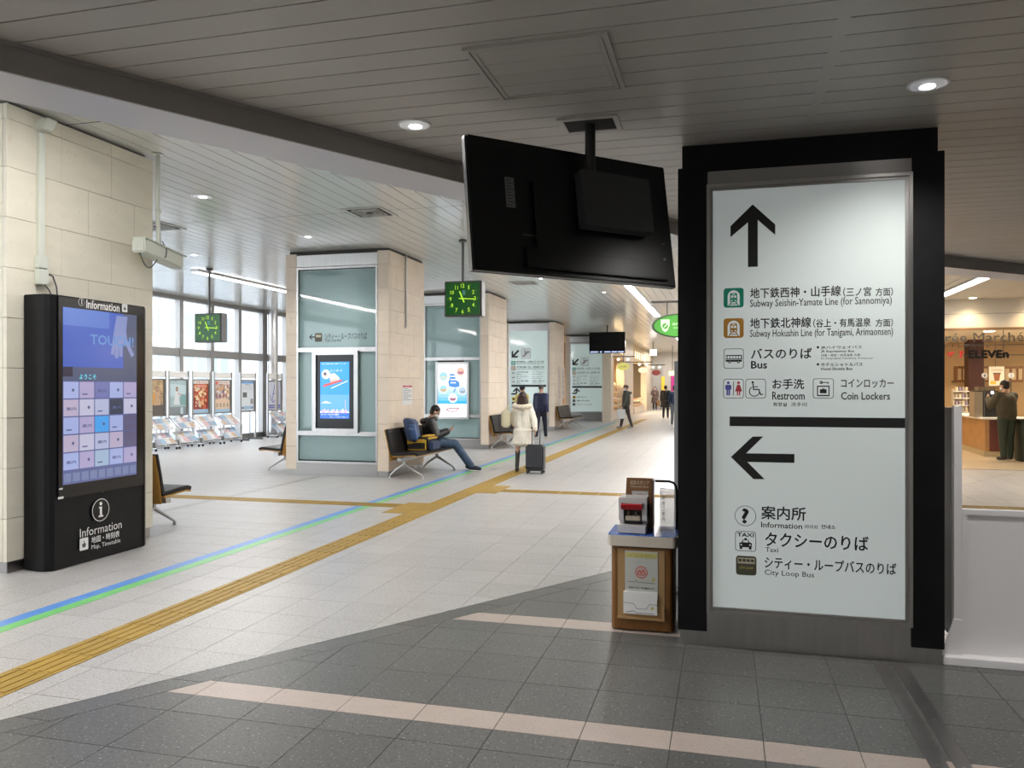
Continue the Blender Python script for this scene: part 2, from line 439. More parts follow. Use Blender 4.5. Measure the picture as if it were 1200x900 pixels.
hi = struct('ceiling', MB().box(-14.4, -4, FZ+.05, 1.2, 58, FZ+.12), darkvoid, 'high glossy white slatted ceiling over the concourse')
pieces = []
for k in range(-30, 52):
    xa = -4.14-.2*k; xb = xa+.2-.009
    if xa < -14.35 or xb > 1.3: continue
    for j in range(-4, 12):
        ya = 10.22+4.1*j; yb = ya+4.1-.02
        q = [(xa, max(ya, -4)), (xb, max(ya, -4)), (xb, yb), (xa, yb)]
        q = clip(q, *coutA) if (xa+xb)/2 < -.13 else clip(q, *coutB)
        if len(q) > 2 and parea(q) > .01: pieces.append(q)
def cscore(p):
    cx = sum(q[0] for q in p)/len(p); cy = sum(q[1] for q in p)/len(p)
    if not inview(cx, cy, FZ, 100) : return 0
    return 1/depth(cx, cy)
pieces.sort(key=lambda p: -cscore(p))
for p in pieces[:300]:
    put('ceiling_slat', MB().prism(p, FZ, FZ+.018).mesh('ceiling_slat', far_slat, (p[0][0], p[0][1], FZ)), None, hi).location = (p[0][0], p[0][1], FZ)
mb = MB()
for p in pieces[300:]: mb.prism(p, FZ, FZ+.018)
o = put('ceiling_slat', mb, far_slat, hi); o['kind'] = 'stuff'
for j in range(-4, 12):
    yq = 10.22+4.1*j-.01
    if -4 < yq < 57: put('joint_strip', MB().box(-14.35, yq-.009, FZ+.0015, -.2 if yq > 8 else min(-.2, -1.65+.575*(yq-5.19)-.1), yq+.009, FZ+.02), darkvoid, hi)
# lower cream ceiling before the convenience shop
rp = clip([(.9, 5), (9.2, 5), (9.2, 24), (.9, 24)], *coutB)
rc = struct('ceiling', MB().prism(rp, RZ+.02, RZ+.1), darkvoid, 'cream panelled ceiling in front of the convenience shop')
for i in range(7):
    for j in range(11):
        q = clip([(1.2+i*1.2+.006, 8+j*1.5+.006), (2.4+i*1.2-.006, 8+j*1.5+.006), (2.4+i*1.2-.006, 9.5+j*1.5-.006), (1.2+i*1.2+.006, 9.5+j*1.5-.006)], *coutB)
        if len(q) > 2: put('ceiling_panel', MB().prism(q, RZ, RZ+.018).mesh('ceiling_panel', cream_w, (q[0][0], q[0][1], RZ)), None, rc).location = (q[0][0], q[0][1], RZ)

# ================================================================== walls
struct('wall_back', MB().box(-14.5, -4.2, 0, 9.3, -4, 4.2), paint_w, 'pale wall behind the viewer')
struct('wall_right', MB().box(9.2, -4, 0, 9.4, 30, 4.2), paint_w, 'pale wall at the far right')
struct('wall_end', MB().box(-9, 57.9, 0, 1.2, 58.1, 4.2), mat('end_wall', (.66, .64, .61), .5), 'white wall closing the far end of the passage')
struct('wall_middle', MB().box(1.2, 17.3, 0, 1.35, 58, 4.2).box(1.2, 8.9, 3.2, 1.3, 17.3, 4.1), paint_w, 'plain wall between passage and convenience shop')
struct('wall_far_left', MB().box(-14.5, 31, 0, -14.3, 58, 4.2).box(-14.5, 57.9, 0, -9, 58.1, 4.2), paint_w, 'pale wall beyond the windows')
# window wall
win_glass = mat('window_glass', (.8, .9, .95), .02, alpha=.10)
wl = struct('wall_left', MB().box(WX-.1, -4, -.02, WX+.1, 31, .16).box(WX-.1, -4, 3.94, WX+.1, 31, 4.15), steel_d, 'aluminium sill and dark head of the tall window wall')
wn = 0
for k in range(-13, 10):
    y0 = 18.5+1.35*k; y1 = y0+1.35
    if y0 < -4.1 or y0 > 30: continue
    wn += 1; ww = .15 if k != 3 else .26
    fr = struct('window_%d' % wn, MB().box(WX-.07, y0-ww/2, .16, WX+.09, y0+ww/2, 3.94).box(WX-.05, y0+.05, 2.42, WX+.07, y1-.05, 2.64).box(WX-.02, y0+.62, .16, WX+.02, y0+.645, 1.0), alu_w, None)
    put('pane', MB().box(WX-.006, y0+.05, .16, WX+.006, y1-.05, 2.42), win_glass, fr)
    put('pane', MB().box(WX-.006, y0+.05, 2.64, WX+.006, y1-.05, 3.94), win_glass, fr)
col = thing('column', 'round silver column standing before the window wall', 'column', (WX+.35, 22.6, 0))
put('column_shaft', MB().cyl(WX+.35, 22.6, .12, FZ, .15, 20), alu, col); put('column_base', MB().cyl(WX+.35, 22.6, 0, .12, .2, 20), steel_d, col)
# outside
struct('ground', MB().box(-90, -40, -6.2, -14.6, 110, -6), mat('asphalt', (.35, .35, .35), .8), 'pale street ground outside the windows')
def building(lab, x, y0, y1, z1, wallm, glassm, pitch, floors, gl):
    b = thing('building', lab, 'building', (x, (y0+y1)/2, -6))
    put('facade', MB().box(x-8, y0, -6, x, y1, z1), wallm, b)
    z = -4
    for _ in range(floors):
        if gl == 'band':
            put('window_band', MB().box(x-.02, y0+.4, z, x+.06, y1-.4, z+1.3), glassm, b)
        else:
            yy = y0+.4
            while yy < y1-1: put('window', MB().box(x-.02, yy, z, x+.06, yy+pitch*.7, z+2), glassm, b); yy += pitch
        z += 3.1
bw = mat('facade_white', (.82, .83, .84), .6); bb = mat('facade_blue_glass', (.36, .47, .58), .15); bgz = mat('facade_grey_glass', (.55, .6, .65), .2)
building('white office block outside with grey window bands', -36, 24, 44, 24, bw, bgz, 2, 8, 'band')
building('blue glass tower outside behind the hanging clock', -40, 46, 58, 30, bw, bb, 1.5, 9, 'grid')
building('pale building outside past the silver column', -34, 60, 84, 14, bw, bgz, 2.4, 5, 'grid')

# ================================================================== stone-clad pillars
def block_courses(z0, z1, h=.4):
    zs = [z1]
    z = z0+h*.95
    out = [z0]
    while z < z1-.12: out.append(z); z += h
    out.append(z1); return out
def pillar(name, label, xl, xr, yf, yb, top=4.0, glass=True, cw=.215, zc=None):
    r = thing(name, label, 'pillar', ((xl+xr)/2, (yf+yb)/2, 0))
    gl, gr = xl+cw, xr-cw
    put('core', MB().box(xl+.03, yf+.09, .0, xr-.03, yb-.03, FZ-.0), mat('pillar_core', (.10, .09, .08), .8), r)
    put('plinth', MB().box(xl+.012, yf+.012, 0, xr-.012, yb-.012, .105), steel_d, r, bevel=.004)
    zs = zc or block_courses(.105, top, .405)
    def block(x0, y0, x1, y1, z0, z1):
        g = .0022
        put('stone_panel', MB().box(x0+(g if x1-x0 > .05 else 0), y0+(g if y1-y0 > .05 else 0), z0+g, x1-(g if x1-x0 > .05 else 0), y1-(g if y1-y0 > .05 else 0), z1-g), stone_w, r)
    for i, (a, b) in enumerate(zip(zs, zs[1:])):
        # front corner strips, then the sides in running bond
        block(xl, yf, gl, yf+.09, a, b); block(gr, yf, xr, yf+.09, a, b)
        cuts = [yf+.09, yf+.09+(yb-yf)*.3, yf+.09+(yb-yf)*.62, yb] if i % 2 else [yf+.09, yf+.09+(yb-yf)*.15, yf+.09+(yb-yf)*.48, yf+.09+(yb-yf)*.8, yb]
        for c, d in zip(cuts, cuts[1:]):
            block(xr-.03, c, xr, d, a, b); block(xl, c, xl+.03, d, a, b)
        if not glass:
            for c in range(3): block(gl+(gr-gl)*c/3, yf, gl+(gr-gl)*(c+1)/3, yf+.09, a, b)
    return r, gl, gr
def vstrip(mb, gl, gr, y, z0, z1):
    w_ = .035
    mb.box(gl, y, z0, gl+w_, y+.06, z1).box(gr-w_, y, z0, gr, y+.06, z1).box(gl+w_, y, z0, gr-w_, y+.06, z0+.04).box(gl+w_, y, z1-.04, gr-w_, y+.06, z1)
pz = [.105, .52, .94, 1.35, 1.76, 2.17, 2.56, 2.95, 3.34, 3.76, 4.0]
# second pillar (bus loop sign and dark display)
Y2 = 12.9
p2, gl, gr = pillar('stone_pillar', 'cream stone pillar with teal glass front and a snowboarding video screen', -7.70, -5.68, Y2, Y2+1.7, zc=pz)
yy = Y2+.035
for (a, b, c, d) in ((gl+.035, 2.30, gr-.035, 3.70), (gl+.035, .80, gl+.33, 2.22), (gr-.37, .80, gr-.035, 2.22), (gl+.035, .28, gr-.035, .72)):
    put('glass_panel', MB().box(a, yy, b, c, yy+.03, d), glass_t, p2)
mb = MB(); vstrip(mb, gl, gr, Y2-.004, .22, 3.75); mb.box(gl+.035, Y2-.004, 2.22, gr-.035, Y2+.05, 2.30).box(gl+.035, Y2-.004, .72, gr-.035, Y2+.05, .80)
put('steel_frame', mb, steel, p2); put('header', MB().box(gl, Y2+.005, 3.76, gr, Y2+.06, 3.97), steel, p2)
put('plinth_front', MB().box(gl, Y2+.004, .0, gr, Y2+.06, .215), steel_d, p2)
def pxrect(u0, v0, u1, v1, Y): a = atY(u0, (v0+v1)/2, Y); b = atY(u1, (v0+v1)/2, Y); um = (u0+u1)/2; return a.x, atY(um, v1, Y).z, b.x, atY(um, v0, Y).z
def frame_box(name, par, x0, z0, x1, z1, yf, yb, w_, m, bevel=.004):
    put(name, MB().box(x0, yf, z0, x0+w_, yb, z1).box(x1-w_, yf, z0, x1, yb, z1).box(x0+w_, yf, z0, x1-w_, yb, z0+w_).box(x0+w_, yf, z1-w_, x1-w_, yb, z1), m, par)
x0, z0, x1, z1 = pxrect(367, 411, 420.5, 507, Y2)
d2 = thing('display', 'framed portrait video screen showing a snowboarder over a city on the left glass pillar', 'screen', ((x0+x1)/2, Y2-.02, z0))
frame_box('steel_frame', d2, x0, z0, x1, z1, Y2-.05, Y2+.03, .075, steel)
put('bezel', MB().box(x0+.07, Y2-.02, z0+.07, x1-.07, Y2+.03, z1-.07), blackg, d2)
sx0, sz0, sx1, sz1 = pxrect(376, 424, 410, 490.5, Y2)
def gl_(n, c, e=1.0): return glow(n, c, e)
sh = Sheet((sx0, Y2-.021, sz0), (1, 0, 0), (0, 0, 1)); W_, H_ = sx1-sx0, sz1-sz0
sky_b = gl_('screen_sky', (.02, .35, .95), 1.0); sh.rect(0, 0, W_, H_, sky_b)
sh.rect(0, 0, W_, H_*.42, gl_('screen_haze', (.12, .42, .95)), 2); sh.rect(0, 0, W_, H_*.1, gl_('screen_blue', (.03, .18, .75)), 3)
wt = gl_('screen_white', (.9, .93, 1.0), .95); pk = gl_('screen_city', (.75, .5, .62)); dk = gl_('screen_dark', (.05, .06, .12)); skn = gl_('screen_skin', (.75, .5, .42)); rd = gl_('screen_red', (.7, .08, .08))
sh.poly([(W_*.02, H_*.27), (W_*.2, H_*.31), (W_*.4, H_*.27)], wt, 3)
for q in range(16): a = W_*q/16; sh.rect(a, H_*.1, a+W_/16*.9, H_*(.13+.05*((q*7) % 5)/5), pk if q % 3 else wt, 4)
sh.rect(W_*.86, H_*.1, W_*.88, H_*.33, pk, 4)
sh.disc(W_*.2, H_*.78, W_*.15, wt, 3); sh.disc(W_*.19, H_*.775, W_*.07, skn, 4); sh.disc(W_*.17, H_*.79, W_*.05, dk, 5)
sh.poly([(W_*.28, H_*.78), (W_*.5, H_*.8), (W_*.68, H_*.71), (W_*.6, H_*.64), (W_*.38, H_*.66)], wt, 4); sh.poly([(W_*.32, H_*.69), (W_*.6, H_*.7), (W_*.66, H_*.64), (W_*.4, H_*.62)], skn, 5)
sh.poly([(W_*.1, H_*.55), (W_*.13, H_*.6), (W_*.75, H_*.69), (W_*.78, H_*.66)], rd, 6); sh.poly([(W_*.38, H_*.54), (W_*.95, H_*.67), (W_*.95, H_*.655), (W_*.38, H_*.525)], wt, 4)
sh.text('スノーボード', W_*.36, H_*.82, W_*.76, H_*.87, wt, .01, 5); sh.text('全国高速バス', W_*.05, H_*.955, W_*.9, H_*.975, wt, .01, 5)
for q in range(9): sh.line([(W_*(.25+.07*q), H_*(.43+.02*(q % 3))), (W_*(.3+.07*q), H_*(.44+.02*(q % 3)))], .004, dk, 4)
sh.text('カード・でんわで割引', W_*.03, H_*.055, W_*.65, H_*.09, wt, .02, 6); sh.text('詳しくは売り場まで', W_*.35, H_*.02, W_*.95, H_*.035, wt, .02, 6)
sh.done('screen_picture', d2)
# lettering on the upper glass
sh = Sheet((0, yy-.0005, 0), (1, 0, 0), (0, 0, 1))
def pxt(sh, t, u0, v0, u1, v1, Y, m, bold=.0, l=1): a = pxrect(u0, v0, u1, v1, Y); sh.text(t, a[0], a[1], a[2], a[3], m, bold, l)
def pxP(u, v, Y): p = atY(u, v, Y); return (p.x, p.z)
def arrow(sh, cx, cz, s, ang, m, w_=.16, l=1, hl=.52):
    c, n = math.cos(ang), math.sin(ang)
    def R(a, b): return (cx+(a*c-b*n)*s, cz+(a*n+b*c)*s)
    sh.poly([R(-.5, -w_/2), R(.3, -w_/2), R(.3, w_/2), R(-.5, w_/2)], m, l)
    k = w_*1.35
    sh.poly([R(.5, 0), R(.5-hl+.12, hl-.12+0), R(.5-hl-k+.12+.05, hl-.12), R(.5-k*.95, 0)], m, l)
    sh.poly([R(.5, 0), R(.5-k*.95, 0), R(.5-hl-k+.12+.05, -hl+.12), R(.5-hl+.12, -hl+.12)], m, l)
a = pxP(366, 395, yy); arrow(sh, a[0], a[1], .125, PI, ink)
loopm = mat('loop_bus_olive', (.07, .07, .045), .4)
x0, z0, x1, z1 = pxrect(369, 390.5, 377.5, 400.5, yy); sh.rr(x0, z0, x1, z1, .02, loopm); sh.rect(x0+.02, z0+.08, x1-.02, z1-.03, mat('print_cream', (.5, .46, .36), .5), 2)
pxt(sh, 'シティー・ループバスのりば', 381, 390, 430, 398, yy, ink, .008); pxt(sh, 'City Loop Bus', 381, 397.5, 400, 401, yy, ink, .008)
sh.done('lettering', p2)
cd = thing('cable_conduit', 'thin grey cable conduit dropping down the side of the second stone pillar', 'conduit', (-5.66, 13.65, 2.7))
put('pipe', MB().tube([(-5.66, 13.65, FZ-.02), (-5.66, 13.65, 2.72), (-5.68, 13.65, 2.68)], .016, 8), alu, cd)
nt_ = thing('notice', 'small white paper notice with red heading taped on the side of the second pillar', 'notice', (-5.678, 14, 1.5))
a = atX(471.5, 451, -5.678); b = atX(483, 474, -5.678)
sh = Sheet((-5.679, a.y, b.z), (0, 1, 0), (0, 0, 1)); w1, h1 = b.y-a.y, a.z-b.z
put('paper', MB().box(-5.6795, a.y, b.z, -5.6775, b.y, a.z), white_p, nt_)
redp = mat('print_red', (.6, .03, .04), .5)
sh.lift = .003; sh.rect(0.02, h1*.88, w1*.98, h1*.97, redp); sh.text('お知らせ', w1*.3, h1*.9, w1*.7, h1*.95, white_p, .02, 1.5)
for k in range(8): sh.rect(w1*.1, h1*(.8-.08*k), w1*(.9 if k % 3 else .6), h1*(.82-.08*k), ink_g)
sh.done('print', nt_)
# third pillar with tourist lightbox
Y3 = 19.5
p3, gl, gr = pillar('stone_pillar', 'cream stone pillar with teal glass front and a bright tourist poster lightbox', -7.80, -5.82, Y3, Y3+1.75)
yy = Y3+.035
for (a, b, c, d) in ((gl+.035, 2.36, gr-.035, 3.70), (gl+.035, .88, gl+.36, 2.28), (gr-.46, .88, gr-.035, 2.28), (gl+.035, .28, gr-.035, .80)):
    put('glass_panel', MB().box(a, yy, b, c, yy+.03, d), glass_t, p3)
mb = MB(); vstrip(mb, gl, gr, Y3-.004, .22, 3.75); mb.box(gl+.035, Y3-.004, 2.28, gr-.035, Y3+.05, 2.36).box(gl+.035, Y3-.004, .80, gr-.035, Y3+.05, .88)
put('steel_frame', mb, steel, p3); put('header', MB().box(gl, Y3+.005, 3.76, gr, Y3+.06, 3.97), steel, p3)
put('plinth_front', MB().box(gl, Y3+.004, .0, gr, Y3+.06, .215), steel_d, p3)
x0, z0, x1, z1 = pxrect(511, 424.5, 550, 491, Y3)
lb = thing('poster_lightbox', 'bright backlit poster of a blue map and round photographs on the middle pillar', 'lightbox', ((x0+x1)/2, Y3-.02, z0))
frame_box('steel_frame', lb, x0, z0, x1, z1, Y3-.05, Y3+.03, .055, steel)
X0, Z0, X1, Z1 = x0+.05, z0+.05, x1-.05, z1-.05; W_, H_ = X1-X0, Z1-Z0
put('light_panel', MB().box(X0, Y3-.02, Z0, X1, Y3+.02, Z1), gl_('lightbox_white', (.92, .96, 1), 1.15), lb)
sh = Sheet((X0, Y3-.021, Z0), (1, 0, 0), (0, 0, 1))
for k in range(6): sh.rect(0, H_*(.25+.06*k), W_, H_*(.25+.06*(k+1)), gl_('lightbox_blue_%d' % k, (.02+.13*k, .42+.08*k, .9)), 1)
mapb = gl_('map_blue', (.04, .22, .62)); sh.poly([(W_*.40, H_*.58), (W_*.36, H_*.66), (W_*.42, H_*.74), (W_*.42, H_*.82), (W_*.58, H_*.81), (W_*.62, H_*.7), (W_*.74, H_*.66), (W_*.74, H_*.58), (W_*.6, H_*.56)], mapb, 2)
for zz in (.64, .70, .76): sh.rect(W_*.44, H_*zz, W_*.62, H_*(zz+.02), gl_('lightbox_white', (.92, .96, 1)), 3)
sh.line([(W_*.6, H_*.53), (W_*.55, H_*.47)], .03, mapb, 2)
for (a, b, r_, c1, c2) in ((.2, .77, .16, (.3, .6, .75), (.55, .6, .5)), (.78, .86, .15, (.8, .45, .35), (.4, .15, .2)), (.2, .53, .14, (.75, .5, .35), (.6, .35, .15)), (.84, .5, .14, (.4, .55, .75), (.3, .35, .4)), (.52, .36, .15, (.8, .75, .8), (.35, .12, .2))):
    sh.disc(W_*a, H_*b, W_*r_, gl_('lightbox_white', (.92, .96, 1)), 3); sh.disc(W_*a, H_*b, W_*r_*.86, gl_('ph%.2f' % a, c1), 4); sh.poly([(W_*(a-r_*.75), H_*b), (W_*(a-r_*.5), H_*b-W_*r_*.55), (W_*(a+r_*.5), H_*b-W_*r_*.55), (W_*(a+r_*.75), H_*b)], gl_('pq%.2f' % b, c2), 5)
sh.rect(0, 0, W_, H_*.25, gl_('lightbox_white', (.92, .96, 1)), 2)
lg = gl_('logo_dark', (.3, .05, .07)); sh.line([(W_*.72, H_*.17), (W_*.4, H_*.165), (W_*.3, H_*.14), (W_*.4, H_*.11), (W_*.55, H_*.105)], .02, lg, 4); sh.line([(W_*.72, H_*.17), (W_*.58, H_*.1)], .02, rd, 4)
sh.text('ACCESS MAP', W_*.35, H_*.05, W_*.65, H_*.065, lg, 0, 4)
sh.done('poster', lb)

# ================================================================== pictograms
def picto(sh, kind, a0, b0, a1, b1, fill=None):
    W_ = a1-a0; H_ = b1-b0; S = min(W_, H_)
    def q(x, y): return (a0+x*W_, b0+y*H_)
    def box(x0, y0, x1, y1, m, l=3): sh.rect(*q(x0, y0), *q(x1, y1), m, l)
    face = mat('sign_face_plain', (.50, .545, .54), .3, emit=.10, ecol=(.85, .93, .92), spec=.3)
    if kind in ('train',):
        sh.rr(a0, b0, a1, b1, S*.14, fill); 
        pts = [q(.2, .1)]+[q(.5+.3*math.cos(t), .58+.3*math.sin(t)) for t in [PI-PI*k/10 for k in range(11)]]+[q(.8, .1)]
        sh.poly(pts, face, 2)
        sh.rr(*q(.32, .28), *q(.68, .74), S*.07, fill, 3); box(.37, .5, .48, .62, face, 4); box(.52, .5, .63, .62, face, 4); box(.44, .66, .56, .70, face, 4)
        sh.disc(*q(.41, .36), S*.035, face, 4); sh.disc(*q(.59, .36), S*.035, face, 4)
        sh.line([q(.38, .27), q(.26, .1)], S*.05, fill, 3); sh.line([q(.62, .27), q(.74, .1)], S*.05, fill, 3); sh.line([q(.33, .19), q(.67, .19)], S*.04, fill, 3)
        return
    if kind == 'loop':
        sh.rr(a0, b0, a1, b1, S*.14, loopm); box(.08, .6, .92, .9, mat('print_cream', (.5, .46, .36), .5), 2)
        for k in range(4): box(.12+.2*k, .7, .28+.2*k, .84, loopm, 3)
        sh.text('CITY LOOP', *q(.16, .32), *q(.84, .44), mat('print_gold', (.5, .4, .1), .5), .01, 3); return
    if kind == 'question':
        cx, cz = (a0+a1)/2, (b0+b1)/2; sh.disc(cx, cz, S/2, ink, 1, 32); sh.disc(cx, cz, S/2*.95, face, 2, 32)
        sh.text('?', *q(.33, .14), *q(.67, .86), ink, .03, 3); return
    sh.rr(a0, b0, a1, b1, S*.13, ink_g); sh.rr(a0+S*.03, b0+S*.03, a1-S*.03, b1-S*.03, S*.11, face, 2)
    if kind == 'bus':
        sh.rr(*q(.1, .34), *q(.92, .68), S*.05, ink, 3)
        for k in range(5): box(.2+.14*k, .5, .31+.14*k, .63, face, 4)
        box(.12, .5, .17, .63, face, 4); box(.1, .44, .92, .46, face, 4)
        for x in (.3, .74): sh.disc(*q(x, .34), S*.075, ink, 5); sh.disc(*q(x, .34), S*.03, face, 6)
    if kind == 'wc':
        bl = mat('picto_blue', (.10, .11, .42), .5); rr_ = mat('picto_red', (.50, .05, .07), .5)
        sh.disc(*q(.25, .8), S*.07, bl, 3); box(.14, .44, .36, .7, bl, 3); box(.1, .46, .14, .68, bl); box(.36, .46, .40, .68, bl); box(.16, .16, .24, .46, bl); box(.26, .16, .34, .46, bl)
        sh.disc(*q(.75, .8), S*.07, rr_, 3); sh.poly([q(.68, .7), q(.82, .7), q(.92, .36), q(.58, .36)], rr_, 3); box(.67, .16, .73, .4, rr_); box(.77, .16, .83, .4, rr_)
        box(.485, .15, .515, .86, ink)
    if kind == 'wheel':
        sh.disc(*q(.36, .82), S*.06, ink, 3); sh.line([q(.37, .74), q(.40, .46), q(.66, .46), q(.74, .2), q(.84, .22)], S*.055, ink, 3); sh.line([q(.38, .6), q(.6, .6)], S*.045, ink, 3)
        pts = [q(.44+.25*math.cos(t), .36+.24*math.sin(t)) for t in [2.1+k*.35 for k in range(13)]]; sh.line(pts, S*.045, ink, 3)
    if kind == 'locker':
        box(.2, .12, .8, .64, ink, 3); box(.25, .18, .75, .58, face, 4); box(.34, .26, .66, .46, ink, 5); box(.44, .46, .56, .52, ink, 5); box(.46, .48, .54, .5, face, 6)
        sh.disc(*q(.4, .8), S*.08, ink, 3); box(.46, .78, .76, .82, ink); box(.7, .72, .74, .8, ink); sh.disc(*q(.38, .8), S*.03, face, 5)
    if kind == 'taxi':
        sh.text('TAXI', *q(.1, .72), *q(.9, .92), ink, .03, 3)
        sh.rr(*q(.2, .2), *q(.8, .44), S*.06, ink, 3); sh.poly([q(.3, .44), q(.38, .58), q(.62, .58), q(.7, .44)], ink, 4); box(.44, .58, .56, .66, ink, 4); sh.poly([q(.36, .45), q(.41, .55), q(.59, .55), q(.64, .45)], face, 5)
        sh.disc(*q(.29, .32), S*.04, face, 5); sh.disc(*q(.71, .32), S*.04, face, 5); box(.22, .1, .34, .22, ink); box(.66, .1, .78, .22, ink)
    if kind == 'escalator':
        sh.line([q(.15, .25), q(.32, .25), q(.68, .62), q(.85, .62)], S*.09, ink, 3); sh.line([q(.2, .42), q(.34, .42), q(.6, .72), q(.8, .75)], S*.04, ink, 3)
        sh.disc(*q(.36, .8), S*.06, ink, 3); sh.line([q(.38, .7), q(.42, .5)], S*.08, ink, 3)
    if kind == 'info_i':
        sh.disc(*q(.5, .5), S*.4, ink, 3)
# ================================================================== the black sign pillar
YS = 5.0
bp = thing('sign_pillar', 'big black-clad pillar with a tall lit direction sign and long arrows', 'pillar', (.47, 5.5, 0))
put('cladding', MB().box(-.25, 5.06, .02, -.10, 5.95, 3.098).box(1.05, 5.06, .02, 1.195, 5.95, 3.098).box(-.10, 5.06, 2.92, 1.05, 5.95, 3.098).box(-.10, 5.12, .02, 1.05, 5.95, 2.92), black, bp)
put('side_post', MB().box(-.275, 5.035, .09, -.10, 5.059, 2.955), black, bp, bevel=.003)
put('side_post', MB().box(1.05, 5.035, .09, 1.225, 5.059, 2.955), black, bp, bevel=.003)
put('plinth', MB().box(-.262, 5.045, 0, 1.215, 5.0595, .088).box(-.10, 5.045, .088, 1.05, 5.0595, .25), steel, bp)
a = atY(829, 200, YS)
put('header', MB().box(-.095, 5.0, 2.835, 1.045, 5.06, 2.915), steel_d, bp, bevel=.003)
mb = MB()
for k, (w_, y_) in enumerate(((.0, 4.985), (.012, 4.975))):
    pass
sgn = thing('direction_sign', 'tall backlit pale direction sign with up and left arrows on the black pillar', 'sign', (.47, 5.0, .2))
def mitre(par, x0, z0, x1, z1, w_, yf, yb, m):
    mb = MB()
    for P4 in (((x0, z0), (x1, z0), (x1-w_, z0+w_), (x0+w_, z0+w_)), ((x1, z0), (x1, z1), (x1-w_, z1-w_), (x1-w_, z0+w_)), ((x1, z1), (x0, z1), (x0+w_, z1-w_), (x1-w_, z1-w_)), ((x0, z1), (x0, z0), (x0+w_, z0+w_), (x0+w_, z1-w_))):
        v = [(p[0], yf, p[1]) for p in P4]+[(p[0], yb, p[1]) for p in P4]
        mb.add(v, [(0, 1, 2, 3), (7, 6, 5, 4), (0, 4, 5, 1), (1, 5, 6, 2), (2, 6, 7, 3), (3, 7, 4, 0)])
    return put('steel_frame', mb, m, par, bevel=.002)
mitre(sgn, -.10, .222, 1.045, 2.828, .02, 4.965, 5.06, steel); mitre(sgn, -.08, .242, 1.025, 2.808, .017, 4.978, 5.05, steel_d)
face_m = mat('backlit_sign_face', (.50, .545, .54), .3, emit=.10, ecol=(.85, .93, .92), spec=.3)
YF = 4.992
put('sign_face', MB().box(-.063, YF, .259, 1.008, YF+.03, 2.791), face_m, sgn)
sh = Sheet((0, YF, 0), (1, 0, 0), (0, 0, 1), .0006)
def T(t, u0, u1, v0, v1, m=ink, b=.016): pxt(sh, t, u0, v0, u1, v1, YF, m, b)
T('地下鉄西神・山手線', 879, 985.5, 336, 348.5); T('（三ノ宮', 988, 1021, 336.5, 347.5); T('方面）', 1026, 1046.5, 337, 347)
T('Subway Seishin-Yamate Line (for Sannomiya)', 879, 1045, 349, 360.5, b=.006)
T('地下鉄北神線', 879, 950.5, 372, 384.5); T('（谷上・有馬温泉', 953, 1020.5, 373, 383.5); T('方面）', 1026, 1046.5, 373.5, 383)
T('Subway Hokushin Line (for Tanigami, Arimaonsen)', 879, 1046.5, 385, 396.5, b=.006)
T('バスのりば', 880, 951.5, 408, 420.5); T('Bus', 880, 899, 423, 432, b=.02)
T('●', 957, 960, 405.5, 408.5); T('JRハイウェイバス', 962, 1010, 405, 409.5); T('JR Expressway Bus', 962, 1001, 410.3, 413.5); T('淡路・徳島・有馬温泉 方面', 962, 1008, 414.6, 417.6, b=0); T('for Awaji-island, Tokushima, Arimaonsen', 962, 1023, 418.7, 421.5, b=0)
T('●', 957, 960, 425.5, 428.5); T('ホテルシャトルバス', 962, 1011, 425, 429.4); T('Hotel Shuttle Bus', 962, 999, 430.5, 433.7)
T('お手洗', 905, 942.5, 444, 456); T('Restroom', 905, 943, 459, 468.5, b=.015); T('화장실', 906, 922, 471.5, 476.3); T('洗手间', 927, 945.5, 471.5, 476.3, b=0)
T('コインロッカー', 985.5, 1047.5, 444, 454.5); T('Coin Lockers', 985.5, 1043, 459.5, 468.5, b=.015)
T('案内所', 892, 944.5, 593.5, 609.5, b=.014); T('Information', 892, 940, 612.5, 619, b=.01); T('问讯处', 943, 959, 615, 619.5, b=0); T('안내소', 962.5, 979, 615, 620)
T('タクシーのりば', 896.5, 1018, 626, 643); T('Taxi', 897, 912, 641.5, 647, b=0)
T('シティー・ループバスのりば', 896, 1050.5, 656, 670); T('City Loop Bus', 896, 954, 669, 677, b=0)
for k_, r_ in (('train_g', (848, 337.5, 871.5, 360.5)), ('train_o', (848, 373, 871.5, 396)), ('bus', (848, 408.5, 871.5, 432)), ('wc', (847.5, 444, 871.5, 467)), ('wheel', (873.5, 444, 897.5, 467)), ('locker', (952.5, 443.5, 977, 467)), ('question', (861, 592, 886, 617)), ('taxi', (861.5, 622.5, 886, 646)), ('loop', (862.5, 651.5, 886.5, 674))):
    a0, b0, a1, b1 = pxrect(r_[0], r_[1], r_[2], r_[3], YF)
    if k_ == 'train_g': picto(sh, 'train', a0, b0, a1, b1, mat('line_green', (.01, .26, .17), .4))
    elif k_ == 'train_o': picto(sh, 'train', a0, b0, a1, b1, mat('line_orange', (.45, .21, .03), .4))
    else: picto(sh, k_, a0, b0, a1, b1)
a = pxrect(855, 489, 1061, 500.5, YF); sh.rect(a[0], a[1], 1.008, a[3], ink)
def pp(*pts): return [pxP(u, v, YF) for u, v in pts]
sh.poly(pp((856, 265), (882, 239.5), (882, 254.5), (882, 256), (856, 278)), ink); sh.poly(pp((882, 239.5), (908.5, 263), (908.5, 275.5), (882, 252.5)), ink, 1.2); sh.rect(*[f for f in (pxP(876.5, 313, YF)+pxP(888, 250, YF))], ink, 1.4)
sh.poly(pp((856.5, 535.5), (882, 511.5), (894.5, 511.5), (870, 535.5)), ink); sh.poly(pp((856.5, 535.5), (870, 535.5), (896, 561.5), (883, 561.5)), ink, 1.2); sh.poly(pp((863, 531), (931, 532), (931, 542.5), (863, 541)), ink, 1.4)
sh.done('lettering', sgn)
